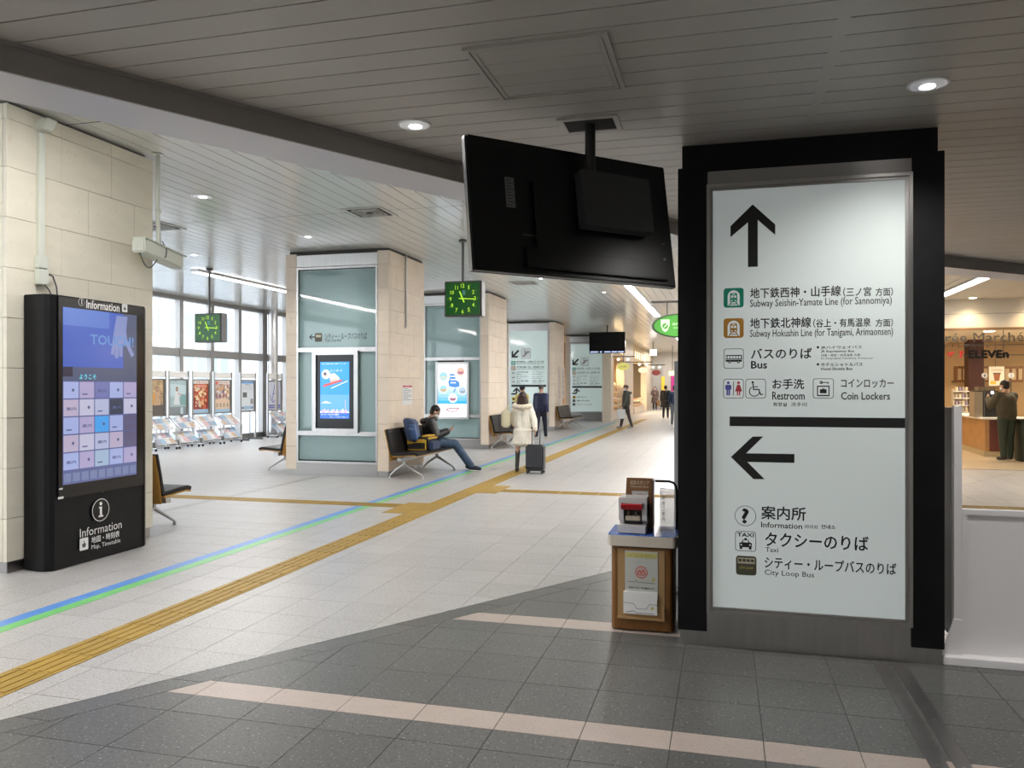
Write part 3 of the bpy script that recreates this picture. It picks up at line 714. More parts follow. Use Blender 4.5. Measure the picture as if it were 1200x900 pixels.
# lit signs on the fourth and fifth pillars
def far_sign(name, lab, xl, xr, yf, z0, z1, mirror=0):
    s_ = thing(name, lab, 'sign', ((xl+xr)/2, yf-.02, z0))
    fm_ = mat('far_sign_face', (.42, .52, .50), .08, emit=.15, ecol=(.78, .93, .9), coat=.4)
    frame_box('steel_frame', s_, xl-.05, z0-.05, xr+.05, z1+.05, yf-.03, yf+.06, .05, steel); put('sign_face', MB().box(xl, yf-.01, z0, xr, yf+.05, z1), fm_, s_)
    sh = Sheet((xl, yf-.011, z0), (1, 0, 0), (0, 0, 1), .002); W_, H_ = xr-xl, z1-z0
    x = W_*.11; arrow(sh, W_*.14, H_*.735, W_*.27, -2.36, ink, .2); picto(sh, 'escalator', W_*.31, H_*.68, W_*.56, H_*.80)
    rows = [('train', '地下鉄西神・山手線（三ノ宮 方面）', 'Subway Seishin-Yamate Line (for Sannomiya)', (.0, .35, .25)), ('train', '地下鉄北神線（谷上・有馬温泉 方面）', 'Subway Hokushin Line (for Tanigami, Arimaonsen)', (.5, .25, .1))]
    z = .655
    for kd, t1, t2, c in rows:
        picto(sh, 'train', W_*.04, H_*(z-.05), W_*.15, H_*z, mat('tr%.1f' % c[0], c, .5)); sh.text(t1, W_*.18, H_*(z-.022), W_*.92, H_*(z-.002), ink, .015); sh.text(t2, W_*.18, H_*(z-.042), W_*.92, H_*(z-.027), ink_g, .01); z -= .06
    for t1, u_, t2 in (('バスのりば', 'Bus', 'JRハイウェイバス・ホテルシャトルバス'), ('ポートライナー', 'Restroom', 'コインロッカー'), ('お手洗', 'Elevator', '手荷物一時預り所')):
        picto(sh, 'bus', W_*.05, H_*(z-.04), W_*.14, H_*(z-.0)); sh.text(t1, W_*.18, H_*(z-.02), W_*.5, H_*z, ink, .015); sh.text(u_, W_*.18, H_*(z-.04), W_*.3, H_*(z-.026), ink_g, .01); sh.text(t2, W_*.6, H_*(z-.02), W_*.92, H_*(z-.003), ink, .01); sh.text('Information', W_*.6, H_*(z-.04), W_*.85, H_*(z-.026), ink_g, .01); z -= .052
    sh.rect(W_*.04, H_*.352, W_*.97, H_*.378, ink)
    sh.line([(W_*.05, H_*.27), (W_*.15, H_*.27), (W_*.18, H_*.285), (W_*.18, H_*.33)], W_*.045, ink); sh.line([(W_*.10, H_*.30), (W_*.18, H_*.335), (W_*.26, H_*.30)], W_*.042, ink, 2)
    sh.rr(W_*.05, H_*.19, W_*.15, H_*.235, .02, mat('picto_yellow', (.75, .55, .05), .5)); sh.disc(W_*.1, H_*.212, W_*.03, ink, 2)
    for k, t in enumerate(('JR線 改札口', '案内所', 'タクシーのりば')):
        sh.text(t, W_*.18, H_*(.205-.055*k), W_*(.5+.08*k), H_*(.225-.055*k), ink, .01); 
        if k: sh.rr(W_*.05, H_*(.195-.055*k), W_*.14, H_*(.235-.055*k), .02, ink_g)
    sh.done('lettering', s_)
Y4, Y5 = 28.9, 37.1
p4, gl, gr = pillar('stone_pillar', 'cream stone pillar behind the navy-jacketed man, carrying a big teal-white direction sign', -8.05, -6.07, Y4, Y4+1.8)
put('header', MB().box(gl, Y4+.005, 3.72, gr, Y4+.09, 3.97), steel, p4); put('steel_back', MB().box(gl, Y4+.03, .0, gr, Y4+.09, 3.72), steel_d, p4)
far_sign('direction_sign', 'tall lit direction sign on the far pillar behind the man in the navy jacket', gl+.05, gr-.06, Y4, .45, 3.68)
p5, gl, gr = pillar('stone_pillar', 'farthest cream stone pillar with a direction sign, beside the lit shops', -7.27, -5.21, Y5, Y5+1.4)
put('header', MB().box(gl, Y5+.005, 3.72, gr, Y5+.09, 3.97), steel, p5); put('steel_back', MB().box(gl, Y5+.03, .0, gr, Y5+.09, 3.72), steel_d, p5)
far_sign('direction_sign', 'farthest lit direction sign, partly behind the small hanging screen', gl+.06, gr-.06, Y5, .42, 3.6)
# vertical banners on the fourth pillar side
for nm_, yv, col_, lab in (('banner', 29.5, (.55, .35, .33), 'narrow vertical pink-lettered banner on the side of the fourth pillar'), ('banner', 30.3, (.35, .33, .35), 'narrow vertical banner with black letters and an orange mark on the fourth pillar')):
    bn = thing(nm_, lab, 'banner', (-6.06, yv, 1.0)); put('cloth', MB().box(-6.066, yv, .9, -6.05, yv+.42, 2.35), mat('banner_cloth', (.72, .64, .6), .7), bn)
    sh = Sheet((-6.049, yv, .9), (0, 1, 0), (0, 0, 1), .002); cm = mat('banner_ink_%d' % int(yv), col_, .6)
    for k, c_ in enumerate('ショップ神戸' if yv < 30 else 'おみやげ館'): sh.text(c_, .1, 1.2-k*.2, .32, 1.36-k*.2, cm, .02)
    if yv > 30: sh.disc(.2, .14, .12, mat('banner_orange', (.7, .25, .03), .6), 1)
    sh.done('lettering', bn)

# ================================================================== left stone pillar with kiosk
p1z = [.0]
XW = -5.9
p1 = thing('stone_pillar', 'cream stone wall-like pillar behind the black information kiosk', 'pillar', (-7, 6.3, 0))
put('core', MB().box(-8.4, 5.5, 0, -5.95, 7.15, FZ), MATS['pillar_core'], p1)
put('plinth', MB().box(-8.5, 5.44, 0, -5.915, 7.19, .10), steel_d, p1, bevel=.004)
zs = [.10, .50, .92, 1.33, 1.76, 2.18, 2.62, 3.08, 3.50, 3.94, 4.0]
zs = [.10, .47, .90, 1.33, 1.76, 2.19, 2.62, 3.05, 3.48, 3.89, 4.02]
for i, (a, b) in enumerate(zip(zs, zs[1:])):
    cuts = [5.42, 5.445, 6.0, 6.62, 7.21] if i % 2 == 0 else [5.42, 5.445, 5.72, 6.32, 6.94, 7.21]
    if i == len(zs)-2: cuts = [5.42, 5.445, 6.0, 6.62, 7.21]
    for c, d in zip(cuts, cuts[1:]):
        if d-c < .1: continue
        put('stone_panel', MB().box(XW-.04, c+.0015-(.025 if c < 5.5 else 0), a+.0022, XW, d-.0015, b-.0022), stone_m, p1)
    cx = [-8.5, -7.9, -7.1, -6.3, XW-.042] if i % 2 else [-8.5, -7.5, -6.7, XW-.042]
    for c, d in zip(cx, cx[1:]):
        put('stone_panel', MB().box(c+.0015, 5.42, a+.0022, d-.0015, 5.46, b-.0022), stone_m, p1)
# white cable trunking up the wall
tk = thing('cable_trunking', 'white square cable trunking running up the stone wall above the kiosk', 'conduit', (XW, 5.7, 2.4))
def ux(u, v): return atX(u, v, XW+.03)
ya = ux(44, 300).y; yb_ = ux(54, 300).y; yc = (ya+yb_)/2
put('trunk', MB().box(XW+.001, yc-.028, ux(48, 300).z, XW+.04, yc+.028, 3.86), ivory, tk, bevel=.004)
mb = MB(); mb.obox((XW+.06, yc+.01, 3.93), (.058, .0, .0), (0, .055, 0), (.02, .01, .05)); put('angled_cap', mb, ivory, tk, bevel=.008)
zb = ux(48, 300).z; zq = ux(48, 331).z
put('junction_box', MB().box(XW+.001, yc-.05, zq+.125, XW+.055, yc+.055, zb), ivory, tk, bevel=.005); put('junction_box', MB().box(XW+.001, yc-.055, zq-.02, XW+.06, yc+.05, zq+.118), ivory, tk, bevel=.005)
put('cable', MB().tube([(XW+.05, yc+.05, zq+.08), (XW+.05, yc+.1, zq+.07), (XW+.05, yc+.14, zq-.02), (XW+.05, yc+.16, zq-.2)], .007, 6).tube([(XW+.05, yc, zq-.01), (XW+.05, yc+.06, zq-.06), (XW+.05, yc+.13, zq-.2)], .006, 6), ink_g, tk)
# CCTV camera on a pole
cp = atX(185, 262, -5.75)
cc = thing('security_camera', 'pale boxy security camera hanging on a thin pole beside the left stone pillar', 'camera', (cp.x, cp.y, cp.z))
put('pole', MB().tube([(cp.x, cp.y, FZ+.01), (cp.x, cp.y, cp.z+.13)], .02, 10), ivory, cc); put('ceiling_flange', MB().cyl(cp.x, cp.y, FZ-.012, FZ-.001, .055, 16), ivory, cc)
L0 = atX(162, 287, -5.66); L1 = atX(208, 308, -5.80); d_ = (L1-L0).normalized(); up_ = Vector((0, 0, 1)); sd = d_.cross(up_).normalized(); up_ = sd.cross(d_)
cm_ = (L0+L1)/2
put('housing', MB().obox(cm_, d_*((L1-L0).length/2), sd*.07, up_*.072), ivory, cc, bevel=.014)
put('sunshield', MB().obox(cm_+up_*.078+d_*.03, d_*((L1-L0).length/2+.02), sd*.078, up_*.006), ivory, cc)
put('bracket', MB().tube([(cp.x, cp.y, cp.z+.135), (cp.x, cp.y, cp.z+.09), cm_+up_*.05], .022, 10).ell((cp.x, cp.y, cp.z+.12), .035, .035, .03), ivory, cc)
put('cable', MB().tube([L0-up_*(.07+.12*math.sin(PI*k/12))+d_*(.03+.025*k)+sd*.02*(k/12) for k in range(13)]+[cm_+sd*.08-up_*.03, cm_+sd*.085+up_*.05, cm_+sd*.03+up_*.14], .006, 6), ink_g, cc)
put('connector', MB().tube([L0-up_*.045+d_*.03, L0-up_*.075+d_*.03], .016, 8), ink, cc)

# ================================================================== information kiosk
XK = -5.6
k0 = 5.6; k1 = 6.745
kio = thing('information_kiosk', 'tall black touch-screen information kiosk against the left stone pillar', 'kiosk', (-5.72, 6.17, 0))
mb = MB()
prof = [(-5.89, k0-.02), (-5.72, k0-.035), (-5.66, k0-.03), (-5.62, k0-.01), (XK, k0+.02), (XK, k1-.01), (-5.64, k1+.01), (-5.89, k1+.01)]
mb.prism(prof, .005, 2.40); put('cabinet', mb, black, kio, bevel=.006)
put('front_door', MB().box(XK, k0+.045, .62, XK+.016, k1-.045, 2.385), blackg, kio, bevel=.004)
put('side_rail', MB().box(XK+.0, k1-.035, .02, XK+.012, k1-.02, 2.38), mat('dark_rail', (.03, .03, .03), .3), kio)
mb = MB().tube([(XK+.008, k0+.05, .70)]+[(XK+.008, k0+.05+(k1-k0-.1)*t/10, .70-.10*math.sin(PI*(t/10)**.9)*.4-.04+.04*abs(t/5-1)) for t in range(1, 10)]+[(XK+.008, k1-.05, .70)], .004, 5)
put('curved_seam', mb, mat('seam', (.12, .12, .12), .3), kio)
XS = XK+.017
def kP(u, v): p = atX(u, v, XS); return (p.y, p.z)
a = kP(73.5, 359.5); b = kP(160, 371); c_ = kP(158.5, 556)
sy0, sz1 = a[0], a[1]; sy1 = b[0]; sz0 = c_[1]
W_ = sy1-sy0; H_ = sz1-sz0
put('screen_glass', MB().box(XK+.0, sy0-.03, sz0-.03, XS-.0005, sy1+.03, sz1+.03), blackg, kio)
sh = Sheet((XS, sy0, sz0), (0, 1, 0), (0, 0, 1), .0008)
sh.rect(0, 0, W_, H_, glow('kiosk_grid', (.10, .12, .28), .8))
top = glow('kiosk_blue', (.045, .10, .42), .9); sh.rect(0, H_*.585, W_, H_, glow('kiosk_slate', (.07, .09, .17), .8), 2)
sh.rect(0, H_*.665, W_*.8, H_, top, 3); sh.rect(0, H_*.9, W_*.6, H_, glow('kiosk_blue2', (.08, .16, .5), .9), 4)
sh.rect(0, H_*.61, W_*.12, H_*.665, glow('kiosk_dark', (.03, .03, .07), .6), 4)
cy_ = glow('kiosk_cyan', (.10, .24, .55), .9); sh.text('TOUCH!', W_*.34, H_*.80, W_*.95, H_*.86, cy_, .02, 6); sh.text('ようこそ', W_*.2, H_*.595, W_*.42, H_*.625, glow('kiosk_cyan2', (.1, .45, .6), 1), .03, 6)
hnd = glow('kiosk_hand', (.2, .25, .5), .8)
sh.poly([(W_*.70, H_*.985), (W_*.66, H_*.88), (W_*.64, H_*.82), (W_*.74, H_*.80), (W_*.86, H_*.82), (W_*.84, H_*.9), (W_*.86, H_*.985)], hnd, 5)
for k_, (p_, q_) in enumerate((((.67, .83), (.645, .755)), ((.715, .82), (.70, .735)), ((.765, .82), (.76, .745)), ((.83, .84), (.93, .75)))): sh.line([(W_*p_[0], H_*p_[1]), (W_*q_[0], H_*q_[1])], W_*.05, hnd, 5.2+k_*.2)
cols = [(.36, .42, .72), (.42, .46, .66), (.40, .36, .58), (.46, .40, .55), (.34, .46, .62), (.5, .5, .66)]
for r_ in range(5):
    for q in range(5):
        x0 = W_*(q*.2+.006); x1 = W_*((q+1)*.2-.006); z1 = H_*(.58-r_*.101); z0 = z1-H_*.094
        cl = cols[(r_*3+q*2) % 6]
        if (r_, q) == (1, 3): cl = (.05, .06, .10)
        if (r_, q) == (0, 2): cl = (.16, .18, .42)
        if (r_, q) == (2, 2): cl = (.08, .35, .8)
        if (r_, q) in ((2, 4), (3, 4)): cl = (.12, .11, .2)
        sh.rect(x0, z0, x1, z1, glow('ktile%d%d' % (r_, q), cl, .75), 3)
        dm = glow('kiosk_icon', (.13, .15, .3), .6)
        if (r_*5+q) % 3 == 0: sh.disc((x0+x1)/2+.02, (z0+z1)/2, .015, dm, 5, 12)
        elif (r_*5+q) % 3 == 1: sh.rect(x0+.03, z0+.03, x0+.09, z0+.042, dm, 5)
        else: sh.text('案内', x0+.03, z0+.05, x1-.03, z0+.08, dm, .02, 5)
for q in range(9): sh.rect(W_*(.01+q*.111), H_*.012, W_*(.1+q*.111), H_*.062, glow('kiosk_bar', (.16, .2, .36), .8), 3)
sh.done('screen_picture', kio)
sh = Sheet((XS, 0, 0), (0, 1, 0), (0, 0, 1), .001)
def kT(t, u0, v0, u1, v1, m=white_p, b=.012):
    a = kP(u0, (v0+v1)/2); b_ = kP(u1, (v0+v1)/2); um = (u0+u1)/2; sh.text(t, a[0], kP(um, v1)[1], b_[0], kP(um, v0)[1], m, b)
kT('Information', 101, 353.5, 140, 363.5, b=.02); kT('Information', 93.5, 614.5, 142.5, 624.5, b=.004)
kT('地図・時刻表', 107, 625.4, 140, 633, b=.012); kT('Map, Timetable', 107, 634.6, 141, 641.2, b=.004)
a = kP(118, 597.5); sh.disc(a[0], a[1], .105, white_p, 1, 36); sh.disc(a[0], a[1], .098, blackg, 2, 36)
sh.disc(a[0], a[1]+.058, .016, white_p, 3); sh.poly([(a[0]-.024, a[1]+.03), (a[0]+.013, a[1]+.03), (a[0]+.013, a[1]-.05), (a[0]+.028, a[1]-.05), (a[0]+.028, a[1]-.065), (a[0]-.028, a[1]-.065), (a[0]-.028, a[1]-.05), (a[0]-.013, a[1]-.05), (a[0]-.013, a[1]+.018), (a[0]-.024, a[1]+.018)], white_p, 3)
a = kP(95.5, 354); sh.disc(a[0], a[1], .036, white_p, 1, 24); sh.disc(a[0], a[1], .032, blackg, 2, 24); sh.rect(a[0]-.006, a[1]-.02, a[0]+.006, a[1]+.006, white_p, 3); sh.disc(a[0], a[1]+.017, .008, white_p, 3)
for (u_, v_, s_) in ((146, 361, .035), (98.3, 637.5, .05)):
    a = kP(u_, v_); sh.rr(a[0]-s_, a[1]-s_*1.1, a[0]+s_, a[1]+s_*1.1, s_*.2, white_p); sh.poly([(a[0]-s_*.3, a[1]-s_*.6), (a[0]-s_*.5, a[1]), (a[0]-s_*.1, a[1]+.1*s_), (a[0]-s_*.1, a[1]+s_*.6), (a[0]+s_*.1, a[1]+s_*.6), (a[0]+s_*.1, a[1]+.15*s_), (a[0]+s_*.5, a[1]), (a[0]+s_*.3, a[1]-s_*.6)], ink_g, 2)
sh.rect(k0+.05, .70, k0+.09, .715, white_p); sh.rect(k0+.04, .62, k0+.10, .64, white_p)
sh.done('lettering', kio)

# ================================================================== hanging television, back view
TVW = 1.33; TVH = TVW*.575; ty, tt, trl = .7344, -.17384, -.01385
tc = Vector((-.80929, 4.4762, 2.58453))
cu = Vector((math.cos(ty), math.sin(ty), 0)); nn = Vector((math.sin(ty), -math.cos(ty), 0)); V0 = Vector((0, 0, 1))*math.cos(tt)+nn*math.sin(tt)
TU = cu*math.cos(trl)+V0*math.sin(trl); TV = V0*math.cos(trl)-cu*math.sin(trl); TN = TU.cross(TV)
tv = thing('television', 'large black flat television hanging from the low ceiling, seen from behind', 'television', (-.74, 4.49, 3.1))
def tp(a, b, n): return tc+TU*a+TV*b+TN*n
put('back_panel', MB().obox(tp(0, 0, -.02), TU*(TVW/2), TV*(TVH/2), TN*.02), mat('tv_black', (.005, .005, .0055), .3, spec=.4), tv, bevel=.006)
put('bezel', MB().obox(tp(-TVW/2-.003, 0, -.035), TU*.004, TV*(TVH/2), TN*.018).obox(tp(TVW/2+.003, 0, -.035), TU*.004, TV*(TVH/2), TN*.018).obox(tp(0, 0, -.046), TU*(TVW/2), TV*(TVH/2), TN*.004), mat('tv_bezel', (.25, .25, .26), .25, metal=1), tv)
put('electronics_cover', MB().obox(tp(.14, -.05, .012), TU*(TVW*.33), TV*(TVH*.27), TN*.011), mat('tv_black', (0, 0, 0)), tv, bevel=.012)
put('lower_cover', MB().obox(tp(.12, -TVH*.38, .012), TU*(TVW*.36), TV*(TVH*.08), TN*.01), mat('tv_black', (0, 0, 0)), tv, bevel=.004)
bx = mat('tv_mount_grey', (.045, .045, .047), .55)
put('mount_box', MB().obox(tp(.215, .06, .075), TU*.235, TV*.165, TN*.04), bx, tv, bevel=.004)
mb = MB()
for i in range(11):
    for j in range(6):
        p = tp(.215-.20+i*.04, .06-.125+j*.05, .1152)
        mb.add([p+TU*(.004*math.cos(k*PI/3))+TV*(.004*math.sin(k*PI/3)) for k in range(6)], [tuple(range(6))])
put('mounting_holes', mb, ink, tv)['kind'] = 'stuff'
put('label_sticker', MB().obox(tp(-.425, .075, .003), TU*.028, TV*.087, TN*.0015), mat('sticker_grey', (.16, .16, .155), .5), tv)
sh = Sheet(tp(-.453, -.012, .0047), TU, TV, .0006)
for k in range(9): sh.rect(.006, .012+k*.018, .05 if k % 2 else .036, .016+k*.018, ink)
sh.rect(1.01, -.26+.03, 1.05, -.22+.02, mat('sticker_grey', (0, 0, 0)), 12)
for (a, b, w_) in ((.88, -.135, .07), (.9, -.16, .05), (1.0, -.12, .045), (.08, -.16, .1)): sh.rect(a, b, a+w_, b+.006, mat('port_grey', (.10, .10, .10), .5), 30)
sh.done('print', tv)
pm = Vector((-.735, 4.49, 0))
put('pole', MB().tube([(pm.x, pm.y, 3.14), (pm.x, pm.y, 2.78)], .03, 12), mat('pole_black', (.01, .01, .01), .4), tv)
put('ceiling_frame', (lambda m, x, y: m.box(x-.17, y-.13, 3.088, x+.17, y-.10, 3.0995).box(x-.17, y+.10, 3.088, x+.17, y+.13, 3.0995).box(x-.17, y-.10, 3.088, x-.14, y+.10, 3.0995).box(x+.14, y-.10, 3.088, x+.17, y+.10, 3.0995))(MB(), pm.x, pm.y), near_slat, tv)
put('ceiling_opening', MB().box(pm.x-.139, pm.y-.099, 3.094, pm.x+.139, pm.y+.099, 3.0985), darkvoid, tv)
# ceiling hatch
hx0, hx1, hy0, hy1 = -1.12, -.475, 3.34, 3.99
hat = thing('ceiling_hatch', 'square access hatch with a double frame in the low ceiling above the television', 'hatch', (-.8, 3.66, 3.09))
def rframe(mb, x0, y0, x1, y1, w_, z0, z1): return mb.box(x0, y0, z0, x1, y0+w_, z1).box(x0, y1-w_, z0, x1, y1, z1).box(x0, y0+w_, z0, x0+w_, y1-w_, z1).box(x1-w_, y0+w_, z0, x1, y1-w_, z1)
put('outer_frame', rframe(MB(), hx0, hy0, hx1, hy1, .022, 3.087, 3.0995), near_slat, hat); put('inner_frame', rframe(MB(), hx0+.028, hy0+.028, hx1-.028, hy1-.028, .02, 3.089, 3.0995), near_slat, hat)
for k in range(4):
    ya = hy0+.05+k*.1375; put('hatch_slat', MB().box(hx0+.05, ya, 3.091, hx1-.05, ya+.134, 3.0995), near_slat, hat)

# ================================================================== clocks
clock_g = mat('clock_green', (.015, .09, .02), .2, emit=.03, ecol=(.05, .5, .08)); clk_n = mat('clock_numerals', (.35, .6, .03), .4, emit=.4, ecol=(.45, .85, .04)); clk_case = mat('clock_case', (.07, .075, .07), .4)
def clock(lab, x, y, zt, zb, w_, dep):
    c = thing('hanging_clock', lab, 'clock', (x, y, zb)); zc = (zt+zb)/2; h_ = zt-zb
    put('case', MB().box(x-w_/2, y-dep/2, zb, x+w_/2, y+dep/2, zt), clk_case, c, bevel=.012)
    put('side_cover', MB().box(x+w_/2-.002, y-dep/2+.012, zb+.01, x+w_/2+.008, y+dep/2-.012, zt-.01), mat('clock_side_metal', (.35, .35, .36), .45, metal=.8), c)
    put('rod', MB().tube([(x-.03, y, FZ), (x-.03, y, zt)], .022, 10), mat('rod_grey', (.12, .12, .12), .4), c); put('ceiling_plate', MB().cyl(x-.03, y, FZ-.04, FZ-.001, .07, 14), clk_case, c)
    put('dial', MB().box(x-w_/2+.03, y-dep/2-.004, zb+.03, x+w_/2-.03, y-dep/2+.01, zt-.03), clock_g, c)
    sh = Sheet((x, y-dep/2-.005, zc), (1, 0, 0), (0, 0, 1), .0015); R_ = w_*.33
    for n in range(1, 13):
        t = PI/2-n*PI/6; wn_ = {1: .016, 10: .062, 11: .05, 12: .062}.get(n, .040); hx = R_*math.cos(t); hz = R_*math.sin(t)
        sh.text(str(n), hx-wn_/2, hz-.032, hx+wn_/2, hz+.032, clk_n, .008)
        sh.rect(R_*1.22*math.cos(t)-.004, R_*1.22*math.sin(t)-.004, R_*1.22*math.cos(t)+.004, R_*1.22*math.sin(t)+.004, clk_n)
    sh.done('numerals', c)
    for nm, ang, l_, wd in (('hour_hand', PI/2-math.radians(337), .6, .022), ('minute_hand', PI/2-math.radians(93), .95, .016)):
        sh = Sheet((x, y-dep/2-.009, zc), (1, 0, 0), (0, 0, 1), .002)
        ca, sa = math.cos(ang), math.sin(ang); sh.line([(-ca*.06, -sa*.06), (ca*R_*l_, sa*R_*l_)], wd, clk_n); sh.done(nm, c)
    sh = Sheet((x, y-dep/2-.005, zc), (1, 0, 0), (0, 0, 1), .0012); sh.rect(-.005, .06, .05, .14, mat('clock_emblem', (.1, .35, .3), .4)); sh.done('emblem', c)
d1 = 13.2
c0 = atY(544.5, 350, 12.6)
clock('green square clock hanging by the middle pillar, left of the big television', c0.x, 12.6, atY(545, 330, 12.6).z, atY(545, 371.5, 12.6).z, atY(566, 350, 12.6).x-atY(523, 350, 12.6).x, .2)
c0 = atY(247, 384, 14.3)
clock('green square clock hanging before the windows, above the poster racks', c0.x, 14.3, atY(247, 367.5, 14.3).z, atY(247, 401.5, 14.3).z, atY(261, 384, 14.3).x-atY(229.5, 384, 14.3).x, .2)
# ================================================================== downlights, vents, line lights
def line_light(lab, x, y0, y1, z, power, w_=.075, group=None, n=1):
    o = thing('line_light', lab, 'ceiling light', (x, (y0+y1)/2, z), 0, group)
    put('housing', MB().box(x-w_-.02, y0, z-.035, x+w_+.02, y1, z-.0005), alu, o)
    put('diffuser', MB().box(x-w_, y0+.02, z-.05, x+w_, y1-.02, z-.0355), led_w, o)
    l = bpy.data.lights.new('tube_light', 'AREA'); l.shape = 'RECTANGLE'; l.size = w_*2; l.size_y = y1-y0; l.energy = power; l.color = (1, .97, .93)
    lo = bpy.data.objects.new('tube_light', l); C.objects.link(lo); lo.parent = o; lo.location = (0, 0, -.06)
    return o
def downlight(lab, x, y, z, r, power, group=None, col=(1, .97, .92)):
    o = thing('downlight', lab, 'ceiling light', (x, y, z), 0, group)
    mb = MB(); n = 24
    mb.tube([(x, y, z-.006), (x, y, z-.0005)], [r*1.12, r*1.16], n); put('trim_ring', mb, paint_w, o)
    mb = MB().tube([(x, y, z-.008), (x, y, z-.0065)], [r, r], n); put('reflector', mb, mat('reflector', (.8, .8, .84), .25, metal=.5, emit=.10), o)
    put('lamp', MB().tube([(x, y+.02, z-.011), (x, y+.02, z-.0085)], [r*.42, r*.42], n), lamp_w, o)
    l = bpy.data.lights.new('lamp_light', 'SPOT'); l.energy = power; l.spot_size = 2.5; l.spot_blend = .9; l.shadow_soft_size = r*1.2; l.color = col
    lo = bpy.data.objects.new('lamp_light', l); C.objects.link(lo); lo.location = (0, 0, -.03); lo.parent = o
    return o
downlight('round downlight in the low ceiling just left of the big television', -1.71, 4.24, LZ, .085, LOWP)
downlight('round downlight in the low ceiling above the right end of the black sign pillar', .98, 4.33, LZ, .085, LOWP)
for (x, y) in ((-1.71, 1.0), (.98, 1.0), (3.6, 1.0), (3.9, 4.33), (.98, -2.2), (6.2, 4.3), (-1.71, -2.2), (-4.4, -2.2), (3.6, -2.2), (6.2, -1)):
    downlight('round downlight in the low ceiling out of view', x, y, LZ, .085, LOWP, 'unseen low ceiling downlights')
line_light('line light in the high ceiling hidden behind the stepped beam', -4.6, 1.2, 5.7, FZ, LINEP*.42)  # lamp added out of sight to brighten pillar fronts and the people
for (x, y) in ((-4.9, 2.4), (-3.6, 7.3), (-7.6, 1.0), (-10, 5)): downlight('round downlight in the high ceiling hidden behind the beam', x, y, FZ, .12, HIP*.9, 'high ceiling downlights hidden by the beam')  # fittings added out of sight to light the stone and pillar fronts
for (x, y) in ((-1.5, 9.5), (-2.55, 8.4)): downlight('round downlight in the high ceiling hidden behind the big television', x, y, FZ, .10, HIP*.7, 'high ceiling downlights hidden by the television')  # fittings added out of sight to brighten the pale floor in the middle
downlight('round downlight in the high ceiling nearest the left stone pillar', -6.49, 8.84, FZ, .12, HIP*1.7)
downlight('round downlight in the high ceiling above the snowboard screen pillar', -6.56, 11.65, FZ, .12, HIP*1.7)
downlight('round downlight in the high ceiling above the window-side clock', -9.5, 12.7, FZ, .11, HIP)
for (x, y, lb_) in ((-4.0, 17.5, 'small round downlight in the high ceiling behind the middle clock'), (-3.0, 20.5, 'round downlight in the high ceiling right of the third pillar'), (-2.9, 12.9, 'round downlight in the high ceiling behind the television')):
    downlight(lb_, x, y, FZ, .09, HIP*1.7)
def vent(lab, x, y, z, s=.3):
    o = thing('ceiling_vent', lab, 'vent', (x, y, z))
    put('frame', rframe(MB(), x-s, y-s, x+s, y+s, .05, z-.012, z-.0005), mat('vent_paint', (.5, .5, .48), .4), o); put('backing', MB().box(x-s+.05, y-s+.05, z-.004, x+s-.05, y+s-.05, z-.0006), darkvoid, o)
    for k in range(1, 4): put('louvre', rframe(MB(), x-s+.05+k*.055, y-s+.05+k*.055, x+s-.05-k*.055, y+s-.05-k*.055, .022, z-.016, z-.0045), mat('vent_paint', (0, 0, 0)), o)
vent('square air vent in the high ceiling left of the television', -4.8, 10.25, FZ); vent('square air vent in the high ceiling beside the security camera', -8.35, 10.3, FZ); vent('square air vent in the high ceiling behind the middle clock', -4.55, 18.2, FZ)
vent('square air vent in the high ceiling over the window-side clock', -8.6, 15.5, FZ, .22)
line_light('line light in the high ceiling hidden behind the black sign pillar', .6, 9.6, 16.0, FZ, LINEP*1.15)  # lamp added out of sight to light the passage side of the stone pillars
line_light('far line light in the high ceiling hidden behind the black sign pillar', .5, 18.4, 26.0, FZ, LINEP*.6)  # second added lamp, same use for the pillars farther down
line_light('long bright line light in the high ceiling near the windows', -10.75, 14.4, 22.5, FZ, LINEP)
for i, (a, b) in enumerate(((-3, 2.9), (3.0, 5.5), (5.6, 7.4))): line_light('line light in the high ceiling by the windows, out of view to the left', -10.75, a, b, FZ, LINEP*(b-a)/8, .03, 'unseen window-side line lights')
line_light('long line light right of the big television, nearest of the passage row', -2.2, 18.4, 24.0, FZ, LINEP*.38, .085)
line_light('line light just left of the green oval sign, second of the passage row', -2.2, 24.3, 27.6, FZ, LINEP*.25, .1)
line_light('line light below the green oval sign, third of the passage row', -2.05, 31, 37, FZ, LINEP*.4, .1)
line_light('line light far down the passage, last of the row', -2.2, 40, 50, FZ, LINEP*.7, .09)
line_light('line light in the cream ceiling before the convenience shop', 3.86, 13.0, 16.4, RZ, SHOPP, .07)

# ================================================================== stamp desk left of the black pillar
DY = 5.22
sd_ = thing('stamp_desk', 'small brown wooden stamp desk with a blue top beside the black sign pillar', 'desk', (-.5, DY+.17, 0))
a = atY(716, 690, DY); bx0 = a.x; bx1 = -.315; bz1 = atY(750, 642, DY).z; bz0 = atY(750, 738, DY).z
def rrect_pts(x0, y0, x1, y1, r, n=4):
    pts = []
    for cx, cy, t0 in ((x1-r, y1-r, 0), (x0+r, y1-r, 90), (x0+r, y0+r, 180), (x1-r, y0+r, 270)):
        for k in range(n+1): t = math.radians(t0+90/n*k); pts.append((cx+r*math.cos(t), cy+r*math.sin(t)))
    return pts
put('body', MB().prism(rrect_pts(bx0, DY, bx1, DY+.36, .03), bz0, bz1), brown_w, sd_)
put('base', MB().box(bx0+.04, DY+.03, 0, bx1-.03, DY+.33, bz0), ink, sd_)
tx0 = atY(711, 628, DY-.02).x; tz1 = atY(750, 628, DY-.02).z; tz0 = atY(750, 641, DY-.02).z
